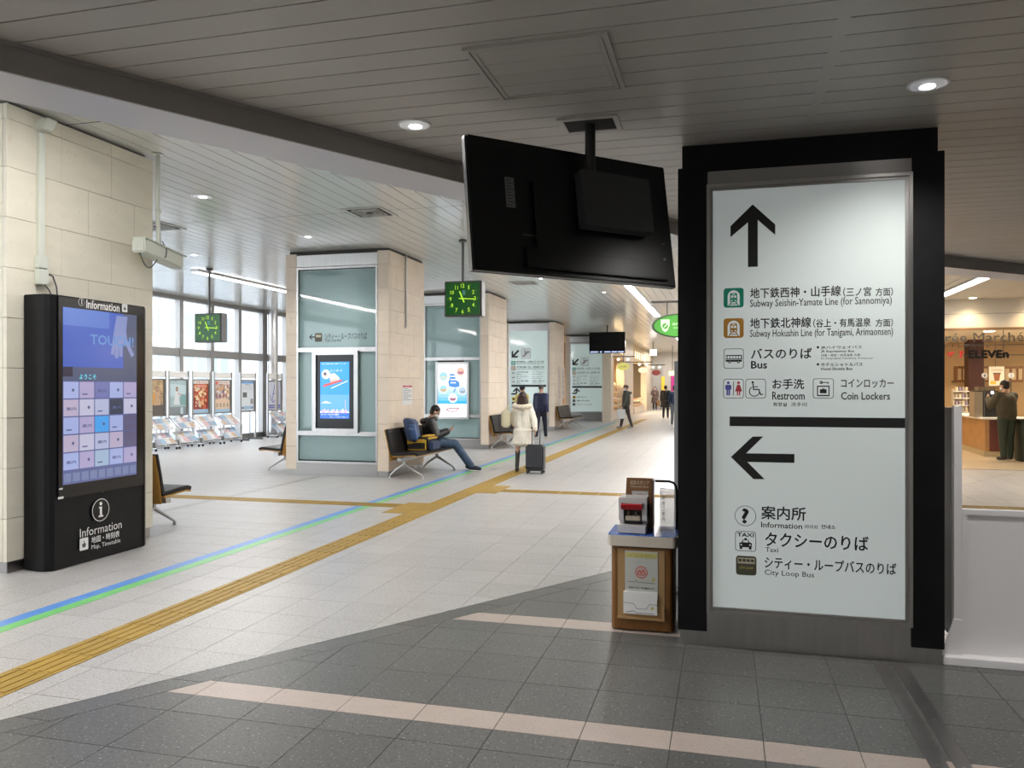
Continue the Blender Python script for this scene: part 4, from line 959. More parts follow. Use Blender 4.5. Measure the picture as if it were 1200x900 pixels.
put('desktop', MB().prism(rrect_pts(tx0, DY-.02, -.29, DY+.38, .03), tz0, tz1-.003), mat('desk_edge', (.62, .56, .48), .4), sd_)
put('blue_top', MB().prism(rrect_pts(tx0+.004, DY-.016, -.294, DY+.376, .03), tz1-.0029, tz1), mat('desk_blue', (.08, .17, .50), .07), sd_)
# clear leaflet pocket on the front
x0, z0, x1, z1 = pxrect(724, 644, 779, 725, DY)
lp = put('leaflet_pocket', MB().box(x0, DY-.028, z0, x1, DY-.001, z0+.012).box(x0, DY-.004, z0+.012, x1, DY-.001, z1).box(x1-.012, DY-.028, z0+.012, x1, DY-.004, z0+.08), mat('clear_brown', (.38, .24, .11), .15), sd_)
x0, z0, x1, z1 = pxrect(732.5, 646, 771, 702, DY-.005)
po = thing('leaflet', 'pale stamp-guide sheet with a red round seal in the desk pocket', 'leaflet', (x0, DY-.007, z0))
put('sheet', MB().box(x0, DY-.0075, z0, x1, DY-.0055, z1), mat('leaflet_paper', (.52, .53, .50), .5), po)
sh = Sheet((x0, DY-.0078, z0), (1, 0, 0), (0, 0, 1), .0005); W_, H_ = x1-x0, z1-z0
sh.rect(.02*W_, H_*.86, W_*.98, H_*.97, mat('leaflet_yellow', (.55, .50, .18), .5)); sh.text('ようこそ 神戸へ', W_*.15, H_*.885, W_*.9, H_*.945, mat('leaflet_olive', (.35, .3, .1), .5), .01, 2)
rs = mat('seal_red', (.62, .12, .10), .5); sh.text('スタンプ', W_*.28, H_*.74, W_*.72, H_*.79, mat('leaflet_pale', (.4, .42, .42), .5), 0, 2)
sh.disc(W_*.5, H_*.56, W_*.19, rs, 1, 28); sh.disc(W_*.5, H_*.56, W_*.165, mat('seal_pale', (.55, .40, .37), .5), 2, 28); sh.line([(W_*.38, H_*.53), (W_*.45, H_*.6), (W_*.5, H_*.54), (W_*.56, H_*.62), (W_*.62, H_*.53)], .007, rs, 3); sh.rect(W_*.38, H_*.5, W_*.62, H_*.52, rs, 3)
sh.line([(W_*.08, H_*.36), (W_*.3, H_*.35), (W_*.34, H_*.39), (W_*.4, H_*.35), (W_*.92, H_*.34)], .003, ink_g, 2); sh.disc(W_*.87, H_*.42, .012, mat('leaflet_yellow', (0, 0, 0)), 2)
for k in (0, 1): sh.text('記念スタンプを集めよう', W_*.12, H_*(.21-.13*k), W_*.88, H_*(.255-.13*k), ink_g, .02, 2)
sh.done('print', po)
x0, z0, x1, z1 = pxrect(730.5, 694, 770, 720, DY-.02)
pb = thing('leaflet', 'stack of folded white leaflets standing low in the desk pocket', 'leaflet', (x0, DY-.018, z0))
put('sheet', MB().box(x0, DY-.021, z0, x1, DY-.010, z1), white_p, pb); sh = Sheet((x0, DY-.0212, z0), (1, 0, 0), (0, 0, 1), .0006); W_, H_ = x1-x0, z1-z0
sh.line([(0, H_*.5), (W_*.3, H_*.48), (W_*.4, H_*.25), (W_*.68, H_*.25), (W_*.78, H_*.48), (W_, H_*.46)], .0025, ink_g); sh.line([(W_*.1, H_*.08), (W_*.3, H_*.14), (W_*.4, H_*.06), (W_*.9, H_*.06)], .003, ink_g); sh.disc(W_*.86, H_*.3, .01, mat('leaflet_yellow', (0, 0, 0)))
sh.done('print', pb)
# stamp machine
def D(u, v, y): p = atY(u, v, y); return p
my = DY+.06
x0 = D(725, 600, my).x; x1 = D(758, 600, my).x
zt = tz1
sm = thing('stamp_machine', 'white commemorative stamp machine with a red lever on the blue desk top', 'stamp machine', ((x0+x1)/2, my+.1, zt))
h0 = .055; ztop = D(740, 583, my+.03).z
wm = mat('machine_white', (.58, .56, .56), .4)
put('base_tray', MB().box(x0-.004, my-.03, zt+.004, x1-.004, my+.17, zt+h0), wm, sm, bevel=.004)
put('foot', MB().box(x0+.01, my-.02, zt, x1-.01, my+.16, zt+.0035), ink, sm)
mb = MB().box(x0, my, zt+h0+.03, x0+.032, my+.17, ztop).box(x1-.032, my, zt+h0+.03, x1, my+.17, ztop).box(x0+.032, my, ztop-.045, x1-.032, my+.17, ztop).box(x0, my+.06, zt+h0, x1, my+.17, ztop-.045)
put('housing', mb, wm, sm); put('slot_back', MB().box(x0+.032, my+.045, zt+h0, x1-.032, my+.0595, ztop-.045), ink, sm)
put('stamp_block', MB().box(x0+.045, my+.0, zt+h0+.028, x1-.045, my+.044, zt+h0+.06), mat('stamp_wood', (.5, .42, .33), .5), sm, bevel=.003)
for k in (0, 1): put('spring_knob', MB().cyl(x0+.065+k*.05, my+.02, zt+h0+.06, zt+h0+.085, .011, 12), mat('knob_brown', (.14, .09, .06), .4), sm)
put('lever', MB().obox(((x0+x1)/2-.005, my-.016, ztop-.055), ((x1-x0)/2-.022, 0, 0), (0, .011, .004), (0, -.008, .017)), mat('lever_red', (.45, .015, .02), .35), sm, bevel=.003)
for s_ in (0, 1): put('lever_arm', MB().box((x0+.022) if s_ == 0 else (x1-.030), my-.012, ztop-.06, (x0+.028) if s_ == 0 else (x1-.024), my+.02, ztop-.03), ink, sm)
# brown sign board behind
by = DY+.26
x0 = D(731, 600, by).x; x1 = D(766, 600, by).x; z1 = D(745, 560, by).z
sbd = thing('sign_board', 'brown sign board with white letters standing behind the stamp machine', 'sign', ((x0+x1)/2, by, tz1))
v = [(x0, by, tz1), (x1, by, tz1), (x1, by, z1), (x0+.02, by, z1)]
put('board', MB().add([(p[0], by, p[2]) for p in v]+[(p[0], by+.012, p[2]) for p in v], [(0, 1, 2, 3), (7, 6, 5, 4), (0, 4, 5, 1), (1, 5, 6, 2), (2, 6, 7, 3), (3, 7, 4, 0)]), mat('board_brown', (.20, .095, .035), .35), sbd)
put('wing', MB().obox((x1+.002, by-.06, (tz1+z1)/2), (.003, 0, 0), (0, .062, 0), (0, 0, (z1-tz1)/2)), mat('wing_dark', (.09, .03, .035), .35), sbd)
sh = Sheet((x0, by-.001, tz1), (1, 0, 0), (0, 0, 1), .0008); W_, H_ = x1-x0, z1-tz1
sh.text('記念スタンプ', W_*.22, H_*.87, W_*.85, H_*.95, mat('board_cream', (.6, .5, .4), .5), .015); sh.text('Memorial Stamp', W_*.24, H_*.80, W_*.84, H_*.85, mat('board_cream', (0, 0, 0)), .01)
sh.rect(W_*.28, H_*.55, W_*.82, H_*.74, mat('leaflet_paper', (0, 0, 0))); sh.disc(W_*.55, H_*.6, W_*.16, mat('seal_pale', (0, 0, 0)), 2)
sh.done('lettering', sbd)
# black tube frame and clear leaflet holder
fy = DY+.28; z_ = D(780, 564, fy).z; xe = D(793, 580, fy).x
tb = thing('tube_rail', 'bent black tube rail on the right end of the stamp desk', 'rail', (xe, fy, tz1))
put('tube', MB().tube([(x1+.008, fy, z_), (xe-.05, fy, z_), (xe-.02, fy, z_-.01), (xe-.005, fy, z_-.03), (xe, fy, z_-.06), (xe, fy, tz1)], .0085, 8), blackg, tb)
xa = D(774, 600, fy-.02).x; zb_ = D(780, 572, fy-.02).z
lh = thing('leaflet_holder', 'clear acrylic leaflet holder with vertical lettering beside the stamp machine', 'leaflet holder', (xa, fy-.03, tz1))
put('acrylic_case', MB().box(xa, fy-.07, tz1, xe-.012, fy-.02, zb_), mat('acrylic_clear', (.72, .73, .76), .08, alpha=.35), lh)
sh = Sheet((xa, fy-.071, tz1), (1, 0, 0), (0, 0, 1), .0006)
for k, c_ in enumerate('記念ご案内'): sh.text(c_, .014, zb_-tz1-.07-k*.036, .034, zb_-tz1-.045-k*.036, ink_g, .02)
sh.done('lettering', lh)
# grey board standing behind the black pillar
gb = thing('partition_board', 'slim grey partition board standing upright behind the black sign pillar', 'partition', (0, 6.35, 0))
put('panel', MB().box(-.375, 6.34, .03, .3, 6.375, 1.80), mat('grey_board', (.45, .47, .48), .4), gb, bevel=.004)
put('foot', MB().box(-.37, 6.2, 0, -.31, 6.5, .03), steel_d, gb); put('foot', MB().box(.22, 6.2, 0, .28, 6.5, .03), steel_d, gb)

# ================================================================== white hoarding right of the pillar
hy = 5.12
wb = mat('hoarding_white', (.86, .84, .855), .45)
ho = thing('hoarding', 'white panelled low partition with a taller end post right of the black pillar', 'partition', (1.9, hy, 0))
zt = atY(1160, 598, hy).z; xp0 = atY(1118, 600, hy).x; xp1 = atY(1127.5, 600, hy).x; ztt = atY(1122, 476, hy).z
put('end_post', MB().box(xp0, hy, .02, xp1, hy+.05, ztt), wb, ho, bevel=.002)
put('side_panel', MB().box(xp0+.008, hy+.05, .12, xp0+.03, hy+.62, ztt-.01), mat('panel_grey', (.22, .23, .25), .25), ho)
put('back_post', MB().box(xp0, hy+.62, .02, xp1, hy+.67, ztt), wb, ho)
put('front_panel', MB().box(xp1, hy+.012, .05, 2.9, hy+.03, zt-.02), wb, ho)
mb = MB().box(xp1, hy, zt-.03, 2.9, hy+.05, zt).box(xp1+.0, hy, .05, xp1+.028, hy+.0119, zt-.03).box(2.2, hy, .05, 2.24, hy+.0119, zt-.03)
put('panel_rail', mb, wb, ho, bevel=.001)
put('base_board', MB().box(xp0-.075, hy-.07, .0, 2.9, hy+.06, .045), wb, ho, bevel=.003)
v = [(xp0-.07, hy-.012, .045), (xp1, hy-.012, .045), (xp1, hy-.012, .25), (xp0-.005, hy-.012, .25)]
put('sloped_foot', MB().add(v+[(p[0], hy-.001, p[2]) for p in v], [(0, 1, 2, 3), (7, 6, 5, 4), (0, 4, 5, 1), (1, 5, 6, 2), (2, 6, 7, 3), (3, 7, 4, 0)]), wb, ho)

# ================================================================== waiting-room benches
cast = mat('cast_aluminium', (.52, .52, .53), .3, metal=.85)
ply = mat('ply_shell', (.60, .33, .08), .4, noise=.12, nscale=10, stretch=(1, 1, .2))
def make_bench(label, n, legs, w_=.56, group=None):
    # local: seats in a row along +Y, facing +X; x=0 at the back plane
    b = thing('waiting_bench', label, 'bench', (0, 0, 0), 0, group)
    L_ = n*w_
    # seat and back profiles (x, z)
    sp = [(.60, .405), (.55, .425), (.42, .42), (.25, .405), (.14, .40)]
    bp_ = [(.12, .42), (.10, .50), (.075, .62), (.045, .74), (.015, .86)]
    def slab(prof, th, y0, y1, m, name, par, side):
        mb = MB(); N_ = len(prof); ring = []
        for i, (x, z) in enumerate(prof):
            a_ = prof[max(i-1, 0)]; c_ = prof[min(i+1, N_-1)]; dx, dz = c_[0]-a_[0], c_[1]-a_[1]; l = math.hypot(dx, dz); nx, nz = -dz/l*side, dx/l*side
            ring.append((x, z, x+nx*th, z+nz*th))
        vs = []
        for y in (y0, y1):
            vs += [(r[0], y, r[1]) for r in ring]+[(r[2], y, r[3]) for r in ring]
        f = []
        M_ = 2*N_
        for i in range(N_-1):
            f += [(i, i+1, M_+i+1, M_+i), (N_+i+1, N_+i, M_+N_+i, M_+N_+i+1), (i, N_+i, N_+i+1, i+1), (M_+i+1, M_+N_+i+1, M_+N_+i, M_+i)]
        f += [(0, M_, M_+N_, N_), (N_-1, 2*N_-1, M_+2*N_-1, M_+N_-1)]
        mb.add(vs, f, 0, False); return put(name, mb, m, par, bevel=.006, world=False)
    for k in range(n):
        y0, y1 = k*w_+.012, (k+1)*w_-.012
        slab([(x, z+.004) for x, z in sp], .045, y0, y1, leather, 'seat', b, -1)
        slab(bp_, .045, y0, y1, leather, 'backrest', b, -1)
        # stitched horizontal fold near the top
        put('headroll', MB().tube([(.06, y0+.01, .80), (.06, y1-.01, .80)], .02, 8), leather, b, world=False)
    slab(sp, .012, 0, L_, ply, 'seat_shell', b, 1)
    for k in range(n):
        slab([(-.0+x-.012, z-.10 if i == 0 else z) for i, (x, z) in enumerate(bp_)], .014, k*w_+.006, (k+1)*w_-.006, ply, 'back_shell', b, 1)
    put('beam', MB().box(.22, .05, .31, .30, L_-.05, .37), cast, b, world=False)
    for ly in legs:
        lg_ = put('leg', MB().tube([(.27, ly, .39), (.27, ly, .24)], [.035, .03], 10).tube([(.27, ly, .25), (.10, ly, .14), (.0, ly, .045)], [.028, .02, .014], 8).tube([(.27, ly, .25), (.46, ly, .14), (.62, ly, .045)], [.028, .02, .014], 8), cast, b, world=False)
        put('foot', MB().cyl(.0, ly, 0, .04, .026, 12, 0, .016).cyl(.62, ly, 0, .04, .026, 12, 0, .016), cast, lg_, world=False)
    for ly in legs[:1]:
        put('seat_bracket', MB().obox((.29, ly, .385), (.2, 0, .01), (0, .02, 0), (0, 0, .012)), cast, b, world=False)
    return b
b1 = make_bench('black leather bench with orange shells where the man sits, beside the second stone pillar', 4, [.25, 1.87])
b1.location = (-5.64, 12.62, 0)
b2 = copy_tree(b1, 'black leather bench beside the third stone pillar, behind the woman in white'); b2.location = (-5.78, 19.4, 0)
b3 = copy_tree(b1, 'bench end with black seat seen just behind the left wall-like pillar and kiosk'); b3.rotation_euler = (0, 0, PI/2); b3.location = (-5.9, 7.26, 0)
b4 = copy_tree(b1, 'bench end with black seat on the window side of the snowboard screen pillar'); b4.rotation_euler = (0, 0, PI); b4.location = (-7.79, 15.34, 0)
b5 = copy_tree(b1, 'small far bench beside the fourth stone pillar with the direction sign'); b5.location = (-6.02, 28.9, 0)

# bags on the bench
sb = thing('shoulder_bag', 'black and yellow soft travel bag on the bench beside the seated man', 'bag', (-5.3, 13.45, .45))
def blob_obj(name, mb, m, par, vox=.02, sm_=2, world=True):
    off = root_of(par) if (par is not None and world) else (0, 0, 0)
    me = mb.mesh(name, m, off); o = bpy.data.objects.new(name, me); C.objects.link(o)
    md = o.modifiers.new('r', 'REMESH'); md.mode = 'VOXEL'; md.voxel_size = vox; md.use_smooth_shade = True
    if sm_:
        s2 = o.modifiers.new('s', 'SMOOTH'); s2.iterations = sm_; s2.factor = .5
    bpy.context.view_layer.update()
    dg = bpy.context.evaluated_depsgraph_get(); m2 = bpy.data.meshes.new_from_object(o.evaluated_get(dg))
    o.modifiers.clear(); o.data = m2; bpy.data.meshes.remove(me)
    for p in m2.polygons: p.use_smooth = True
    if par is not None: o.parent = par
    return o
nyl = mat('black_nylon', (.018, .018, .02), .6); yel = mat('bag_yellow', (.62, .38, .03), .5); navyb = mat('bag_navy', (.02, .04, .10), .5)
put('bag_body', MB().box(-5.47, 13.22, .452, -5.08, 13.72, .70), nyl, sb, bevel=.03)
put('side_band', MB().box(-5.43, 13.205, .60, -5.1, 13.219, .655).box(-5.12, 13.205, .47, -5.10, 13.219, .60).box(-5.45, 13.205, .47, -5.12, 13.219, .485), yel, sb)
put('yellow_panel', MB().add([(-5.46, 13.207, .655), (-5.46, 13.207, .57), (-5.13, 13.207, .62), (-5.13, 13.207, .665)], [(0, 1, 2, 3)]).box(-5.078, 13.25, .66, -5.07, 13.70, .69), yel, sb)
put('top_flap', MB().box(-5.20, 13.24, .70, -5.07, 13.62, .73), yel, sb, bevel=.01)
put('end_pocket', MB().box(-5.078, 13.26, .47, -5.0, 13.70, .62), navyb, sb, bevel=.02)
bb_ = thing('rucksack', 'dark blue rucksack with pale print leaning behind the black and yellow bag', 'bag', (-5.47, 13.5, .45))
put('pack', MB().obox((-5.40, 13.30, .82), (.10, 0, -.02), (0, .14, 0), (-.04, 0, .20)), mat('rucksack_navy', (.035, .06, .13), .55, noise=.2, nscale=20), bb_, bevel=.03)
put('front_pocket', MB().obox((-5.335, 13.22, .80), (.05, 0, -.01), (0, .07, 0), (-.03, 0, .14)), mat('rucksack_blue', (.05, .11, .26), .5), bb_, bevel=.015)
sh = Sheet((-5.42, 13.145, .84), (1, 0, -.15), (0, 0, 1), .004); sh.text('SPORT', .02, .0, .12, .03, mat('rucksack_print', (.25, .35, .5), .5), .02); sh.done('print', bb_)

# ================================================================== poster racks by the windows
rack_w = alu
def rack(label, y0, y1, style, n):
    x = -13.75; r = thing('poster_rack', label, 'poster rack', (x, (y0+y1)/2, 0)); w_ = y1-y0
    for yy_ in (y0-.03, y1+.03): put('post', MB().box(x-.10, yy_-.025, .05, x-.05, yy_+.025, 2.02), rack_w, r)
    put('header', MB().box(x-.095, y0, 1.84, x-.06, y1, 2.0), paint_w, r)
    px_ = x-.07
    pz0, pz1 = .84, 1.80
    put('poster_frame', MB().box(px_-.02, y0, pz0, px_, y0+.035, pz1).box(px_-.02, y1-.035, pz0, px_, y1, pz1).box(px_-.02, y0+.035, pz0, px_, y1-.035, pz0+.035).box(px_-.02, y0+.035, pz1-.035, px_, y1-.035, pz1), steel_d, r)
    put('backboard', MB().box(px_-.03, y0, pz0, px_-.0201, y1, pz1), paint_w, r)
    P0 = Vector((px_-.012, y0+.035, pz0+.035)); W_ = w_-.07; H_ = pz1-pz0-.07
    po = put('poster', MB().box(px_-.019, y0+.035, pz0+.035, px_-.0125, y1-.035, pz1-.035), mat('poster_%d' % n, [(.42, .30, .17), (.38, .50, .52), (.32, .05, .03), (.42, .33, .30), (.66, .70, .74), (.60, .62, .72)][n], .5, noise=[.5, .1, .5, .5, .02, .02][n], nscale=9), r)
    sh = Sheet(P0, (0, 1, 0), (0, 0, 1), .002)
    def c(nm, *q): return mat('pr_'+nm, q, .5)
    if n in (0, 1):
        sk = c('skin', .55, .36, .27); dress = c('dress%d' % n, *((.5, .33, .2) if n == 0 else (.65, .68, .7))); cx = .62 if n == 0 else .42
        if n == 1: sh.poly([(0, H_*.55), (W_*.5, H_*.5), (W_, H_*.62), (W_, H_*.85), (0, H_*.9)], c('paleblue', .5, .62, .66), 1); sh.poly([(W_*.5, H_*.3), (W_, H_*.25), (W_, H_*.55), (W_*.7, H_*.6)], c('green', .2, .36, .36), 2); sh.rect(0, 0, W_, H_*.22, c('street', .22, .25, .27), 2); sh.rect(W_*.65, 0, W_*.8, H_*.2, c('bluecar', .5, .6, .65), 3)
        else: sh.rect(0, 0, W_, H_*.3, c('shadow', .12, .10, .09), 1); sh.rect(0, H_*.3, W_*.5, H_*.62, c('bread', .6, .30, .06), 1); sh.rect(0, H_*.66, W_*.7, H_*.72, c('shelf', .6, .42, .22), 2); sh.disc(W_*.25, H_*.45, W_*.12, c('shadow', 0, 0, 0), 2)
        sh.poly([(W_*(cx-.2), H_*.28), (W_*(cx-.07), H_*.68), (W_*(cx+.07), H_*.68), (W_*(cx+.2), H_*.28)], dress, 4); sh.disc(W_*cx, H_*.74, W_*.075, c('hair', .12, .06, .04), 5, ry=H_*.07); sh.disc(W_*cx, H_*.74, W_*.05, sk, 6, ry=H_*.04)
        sh.line([(W_*(cx+.05), H_*.62), (W_*(cx+.25), H_*.55)], .03, sk, 5)
    if n in (2, 3):
        random.seed(20+n); pal = [(.55, .12, .05), (.7, .35, .15), (.6, .5, .4), (.25, .03, .02), (.75, .6, .35)] if n == 2 else [(.7, .55, .45), (.35, .12, .08), (.6, .35, .15), (.75, .7, .6), (.2, .12, .15), (.45, .4, .5)]
        z0_ = .12 if n == 2 else .42
        for k in range(70): q = pal[k % len(pal)]; sh.disc(W_*random.uniform(.1, .9), H_*random.uniform(z0_+.06, .86), W_*random.uniform(.04, .1), mat('food%d%d' % (n, k % len(pal)), q, .5), 2+k*.02, 9)
        sh.rect(0, H_*.9, W_, H_, c('title', .7, .68, .64), 4); sh.text('デパ地下 うまいもの', W_*.2, H_*.92, W_*.9, H_*.97, c('titlered', .5, .05, .04), .02, 5)
        if n == 2: sh.rect(W_*.2, H_*.78, W_*.8, H_*.88, c('redbox', .6, .16, .12), 4); sh.text('味めぐり', W_*.25, H_*.80, W_*.75, H_*.86, c('cream', .7, .6, .45), .02, 5); sh.rect(0, 0, W_, H_*.12, c('bluebar', .35, .5, .65), 4)
        else:
            sh.rect(0, 0, W_, H_*.1, c('bluebar', 0, 0, 0), 4); sh.poly([(0, H_*.1), (0, H_*.38)]+[(W_*k/8, H_*(.38+.06*math.sin(PI*k/8))) for k in range(1, 8)]+[(W_, H_*.38), (W_, H_*.1)], c('sand', .68, .5, .36), 3)
            for k in range(4): sh.rect(W_*(.08+.23*k), H_*.16, W_*(.2+.23*k), H_*.28, c('photo', .35, .3, .22), 4)
            sh.rect(W_*.03, H_*.88, W_*.2, H_*.98, c('redbox', 0, 0, 0), 6)
    if n == 4:
        sh.rect(0, H_*.92, W_, H_*.98, c('blueh', .15, .35, .7)); sh.rect(W_*.12, H_*.45, W_*.45, H_*.62, c('mono', .12, .12, .13)); sh.rect(W_*.72, H_*.22, W_*.95, H_*.4, c('mono2', .3, .3, .32))
        sh.rect(W_*.15, H_*.05, W_*.85, H_*.16, c('bluebar', 0, 0, 0))
        for k in range(5): sh.rect(W_*.1, H_*(.7+.035*k), W_*.9, H_*(.71+.035*k), c('greyline', .45, .47, .5))
        for k in (.1, .88): sh.disc(W_*k, H_*.1, .035, c('bluedark', .05, .12, .3), 3)
        sh.text('お知らせ', W_*.3, H_*.86, W_*.7, H_*.9, ink_g, .01)
    if n == 5:
        vb = c('violet', .12, .14, .42); sh.line([(W_*.3, H_*.3), (W_*.5, H_*.85), (W_*.62, H_*.9), (W_*.72, H_*.45)], .035, vb); sh.line([(W_*.3, H_*.55), (W_*.8, H_*.6)], .02, vb, 2); sh.line([(W_*.72, H_*.45), (W_*.4, H_*.25), (W_*.2, H_*.35), (W_*.15, H_*.5)], .03, vb, 2)
        sh.rect(W_*.05, H_*.04, W_*.95, H_*.17, c('violet', 0, 0, 0), 2); sh.text('EXHIBITION', W_*.15, H_*.08, W_*.85, H_*.13, white_p, .01, 3)
    sh.done('poster_print', r)
    if style == 'rack':
        for t, (zt_, xo) in enumerate(((.78, .18), (.42, .26))):
            c_ = Vector((x+xo-.10, (y0+y1)/2, zt_-.13)); sl = Vector((.14, 0, -.14)); nrm = Vector((.14, 0, .14)).normalized()
            tray = put('leaflet_tray', MB().obox(c_, sl, (0, w_/2, 0), nrm*.008), mat('tray_white', (.62, .63, .66), .35), r)
            # the leaflets are laid in the tray one beside the other
            cols_ = [(.62, .42, .42), (.42, .52, .62), (.66, .62, .58), (.35, .38, .48), (.7, .68, .7), (.55, .4, .3), (.3, .45, .6)]
            for k in range(4):
                for j in (0, 1):
                    cc_ = c_+Vector((0, -w_/2+w_*(k+.5)/4, 0))+sl*(-.48+.96*j)+nrm*.012
                    put('leaflet_stack', MB().obox(cc_, sl*.38, (0, w_*.105, 0), nrm*.006), mat('leaflet_c%d' % ((k*3+j*2+n+t) % 7), cols_[(k*3+j*2+n+t) % 7], .5), tray)
        for yy_ in (y0-.03, y1+.03):
            put('side_frame', MB().tube([(x-.07, yy_, .84), (x+.28, yy_, .52), (x+.28, yy_, .10)], .016, 6).tube([(x-.07, yy_, .07), (x+.30, yy_, .07)], .016, 6), rack_w, r)
            put('caster', MB().cyl(x+.27, yy_, 0, .055, .028, 10).cyl(x-.07, yy_, 0, .05, .028, 10), ink, r)
        put('front_rail', MB().tube([(x+.28, y0, .1), (x+.28, y1, .1)], .016, 6), rack_w, r)
    else:
        for yy_ in (y0, y1): put('foot', MB().box(x-.3, yy_-.03, 0, x+.2, yy_+.03, .05), ink_g, r)
for i, (u0, u1, lab) in enumerate(((172, 196.5, 'poster rack with a brown bakery poster, farthest left by the windows'), (200, 223, 'poster rack with a pale blue poster of a woman in white'), (227.5, 248.5, 'poster rack with a dark red seafood poster'), (253, 273.5, 'poster rack with a colourful food collage poster'), (284, 301.5, 'notice stand with a white and blue information sheet beside the silver column'), (316, 332.5, 'poster rack with a violet line-drawing poster, right of the silver column'))):
    ya, yb2 = atX(u0, 450, -13.75).y, atX(u1, 450, -13.75).y
    rack(lab, ya+.03, yb2-.03, 'stand' if i == 4 else 'rack', i)

# ================================================================== hanging screen, oval sign
hs = thing('hanging_screen', 'small black ceiling screen hanging before the farthest direction sign', 'television', (-4.67, 31.5, 3))
x0, z0, x1, z1 = pxrect(690.5, 389, 732.5, 414, 31.5)
put('casing', MB().box(x0, 31.5, z0, x1, 31.62, z1), blackg, hs, bevel=.01); put('pole', MB().tube([((x0+x1)/2, 31.6, FZ), ((x0+x1)/2, 31.6, z1)], .03, 8), ink, hs)
sh = Sheet((x0, 31.499, z0), (1, 0, 0), (0, 0, 1), .003); tk_ = glow('ticker', (.5, .6, .95), 1)
for k, (a, b) in enumerate(((.03, .25), (.3, .36), (.42, .6), (.63, .78), (.8, .97))): sh.rect((x1-x0)*a, .03, (x1-x0)*b, .08, tk_)
sh.done('ticker_text', hs)
OY = 14.0
ov = thing('oval_sign', 'green oval hanging sign with a white shield, left of the black pillar', 'sign', (-.9, OY, 2.6))
oc = atY(797, 381.5, OY); le = atY(763.5, 381, OY); rx = oc.x-le.x; rz = (atY(797, 367, OY).z-atY(797, 396, OY).z)/2
def oval(name, par, c, rx, rz, y0, y1, m, n=36):
    mb = MB(); v = [(c.x+rx*math.cos(2*PI*k/n), y0, c.z+rz*math.sin(2*PI*k/n)) for k in range(n)]+[(c.x+rx*math.cos(2*PI*k/n), y1, c.z+rz*math.sin(2*PI*k/n)) for k in range(n)]
    mb.add(v, [tuple(range(n)), tuple(range(2*n-1, n-1, -1))]+[(k, n+k, n+(k+1) % n, (k+1) % n) for k in range(n)]); return put(name, mb, m, par)
oval('rim', ov, oc, rx, rz, OY+.01, OY+.07, mat('oval_rim', (.20, .24, .20), .4)); oval('rim_line', ov, oc, rx*.95, rz*.93, OY+.004, OY+.0099, ink); oval('green_face', ov, oc, rx*.92, rz*.88, OY-.004, OY+.0039, mat('oval_green', (.09, .33, .06), .3, emit=.13, ecol=(.2, .75, .12)))
sh = Sheet((oc.x, OY-.005, oc.z), (1, 0, 0), (0, 0, 1), .001); lw_ = mat('oval_white', (.6, .75, .55), .4, emit=.3)
s0 = -rx*.52
sh.poly([(s0-.075, .11), (s0+.075, .11), (s0+.075, 0), (s0+.04, -.08), (s0, -.11), (s0-.04, -.08), (s0-.075, 0)], lw_); sh.disc(s0, -.005, .05, mat('oval_green', (0, 0, 0)), 2); sh.poly([(s0-.04, -.05), (s0+.02, 0), (s0+.045, .05), (s0-.01, .0)], lw_, 3)
sh.text('神戸みやげ 名店街', s0+.12, 0, rx*.7, .05, lw_, .01); sh.text('SANNOMIYA', s0+.14, -.05, rx*.5, -.025, lw_, .0); sh.done('lettering', ov)
put('hanger', MB().tube([(oc.x-.22, OY+.04, oc.z+rz*.9), (oc.x-.22, OY+.04, oc.z+.42)], .012, 6).tube([(oc.x+.22, OY+.04, oc.z+rz*.9), (oc.x+.22, OY+.04, oc.z+.42)], .012, 6).tube([(oc.x-.5, OY+.04, oc.z+.42), (1.3, OY+.04, oc.z+.42)], .02, 6), ink_g, ov)
es_ = thing('exit_sign', 'small white cube lamp sign hanging far down the passage', 'sign', (-4, 44, 3))
q = atY(765.5, 413, 44); put('lamp_box', MB().box(q.x-.17, 44, q.z-.17, q.x+.17, 44.15, q.z+.17), mat('lamp_box', (.9, .9, .9), .5, emit=1.2, ecol=(1, .97, .9)), es_, bevel=.01); put('rod', MB().tube([(q.x, 44.07, q.z+.17), (q.x, 44.07, FZ)], .02, 6), ink_g, es_)
q = atY(788, 437.5, 48); ys_ = thing('exit_sign', 'small pale yellow lit sign at the far right of the passage', 'sign', (q.x, 48, q.z))
put('lamp_box', MB().box(q.x-.2, 48, q.z-.13, q.x+.2, 48.12, q.z+.13), mat('lamp_yellow', (.8, .8, .4), .5, emit=.8, ecol=(.9, .9, .35)), ys_); put('bracket', MB().box(q.x-.02, 48.04, q.z+.13, q.x+.02, 48.08, FZ), ink_g, ys_)

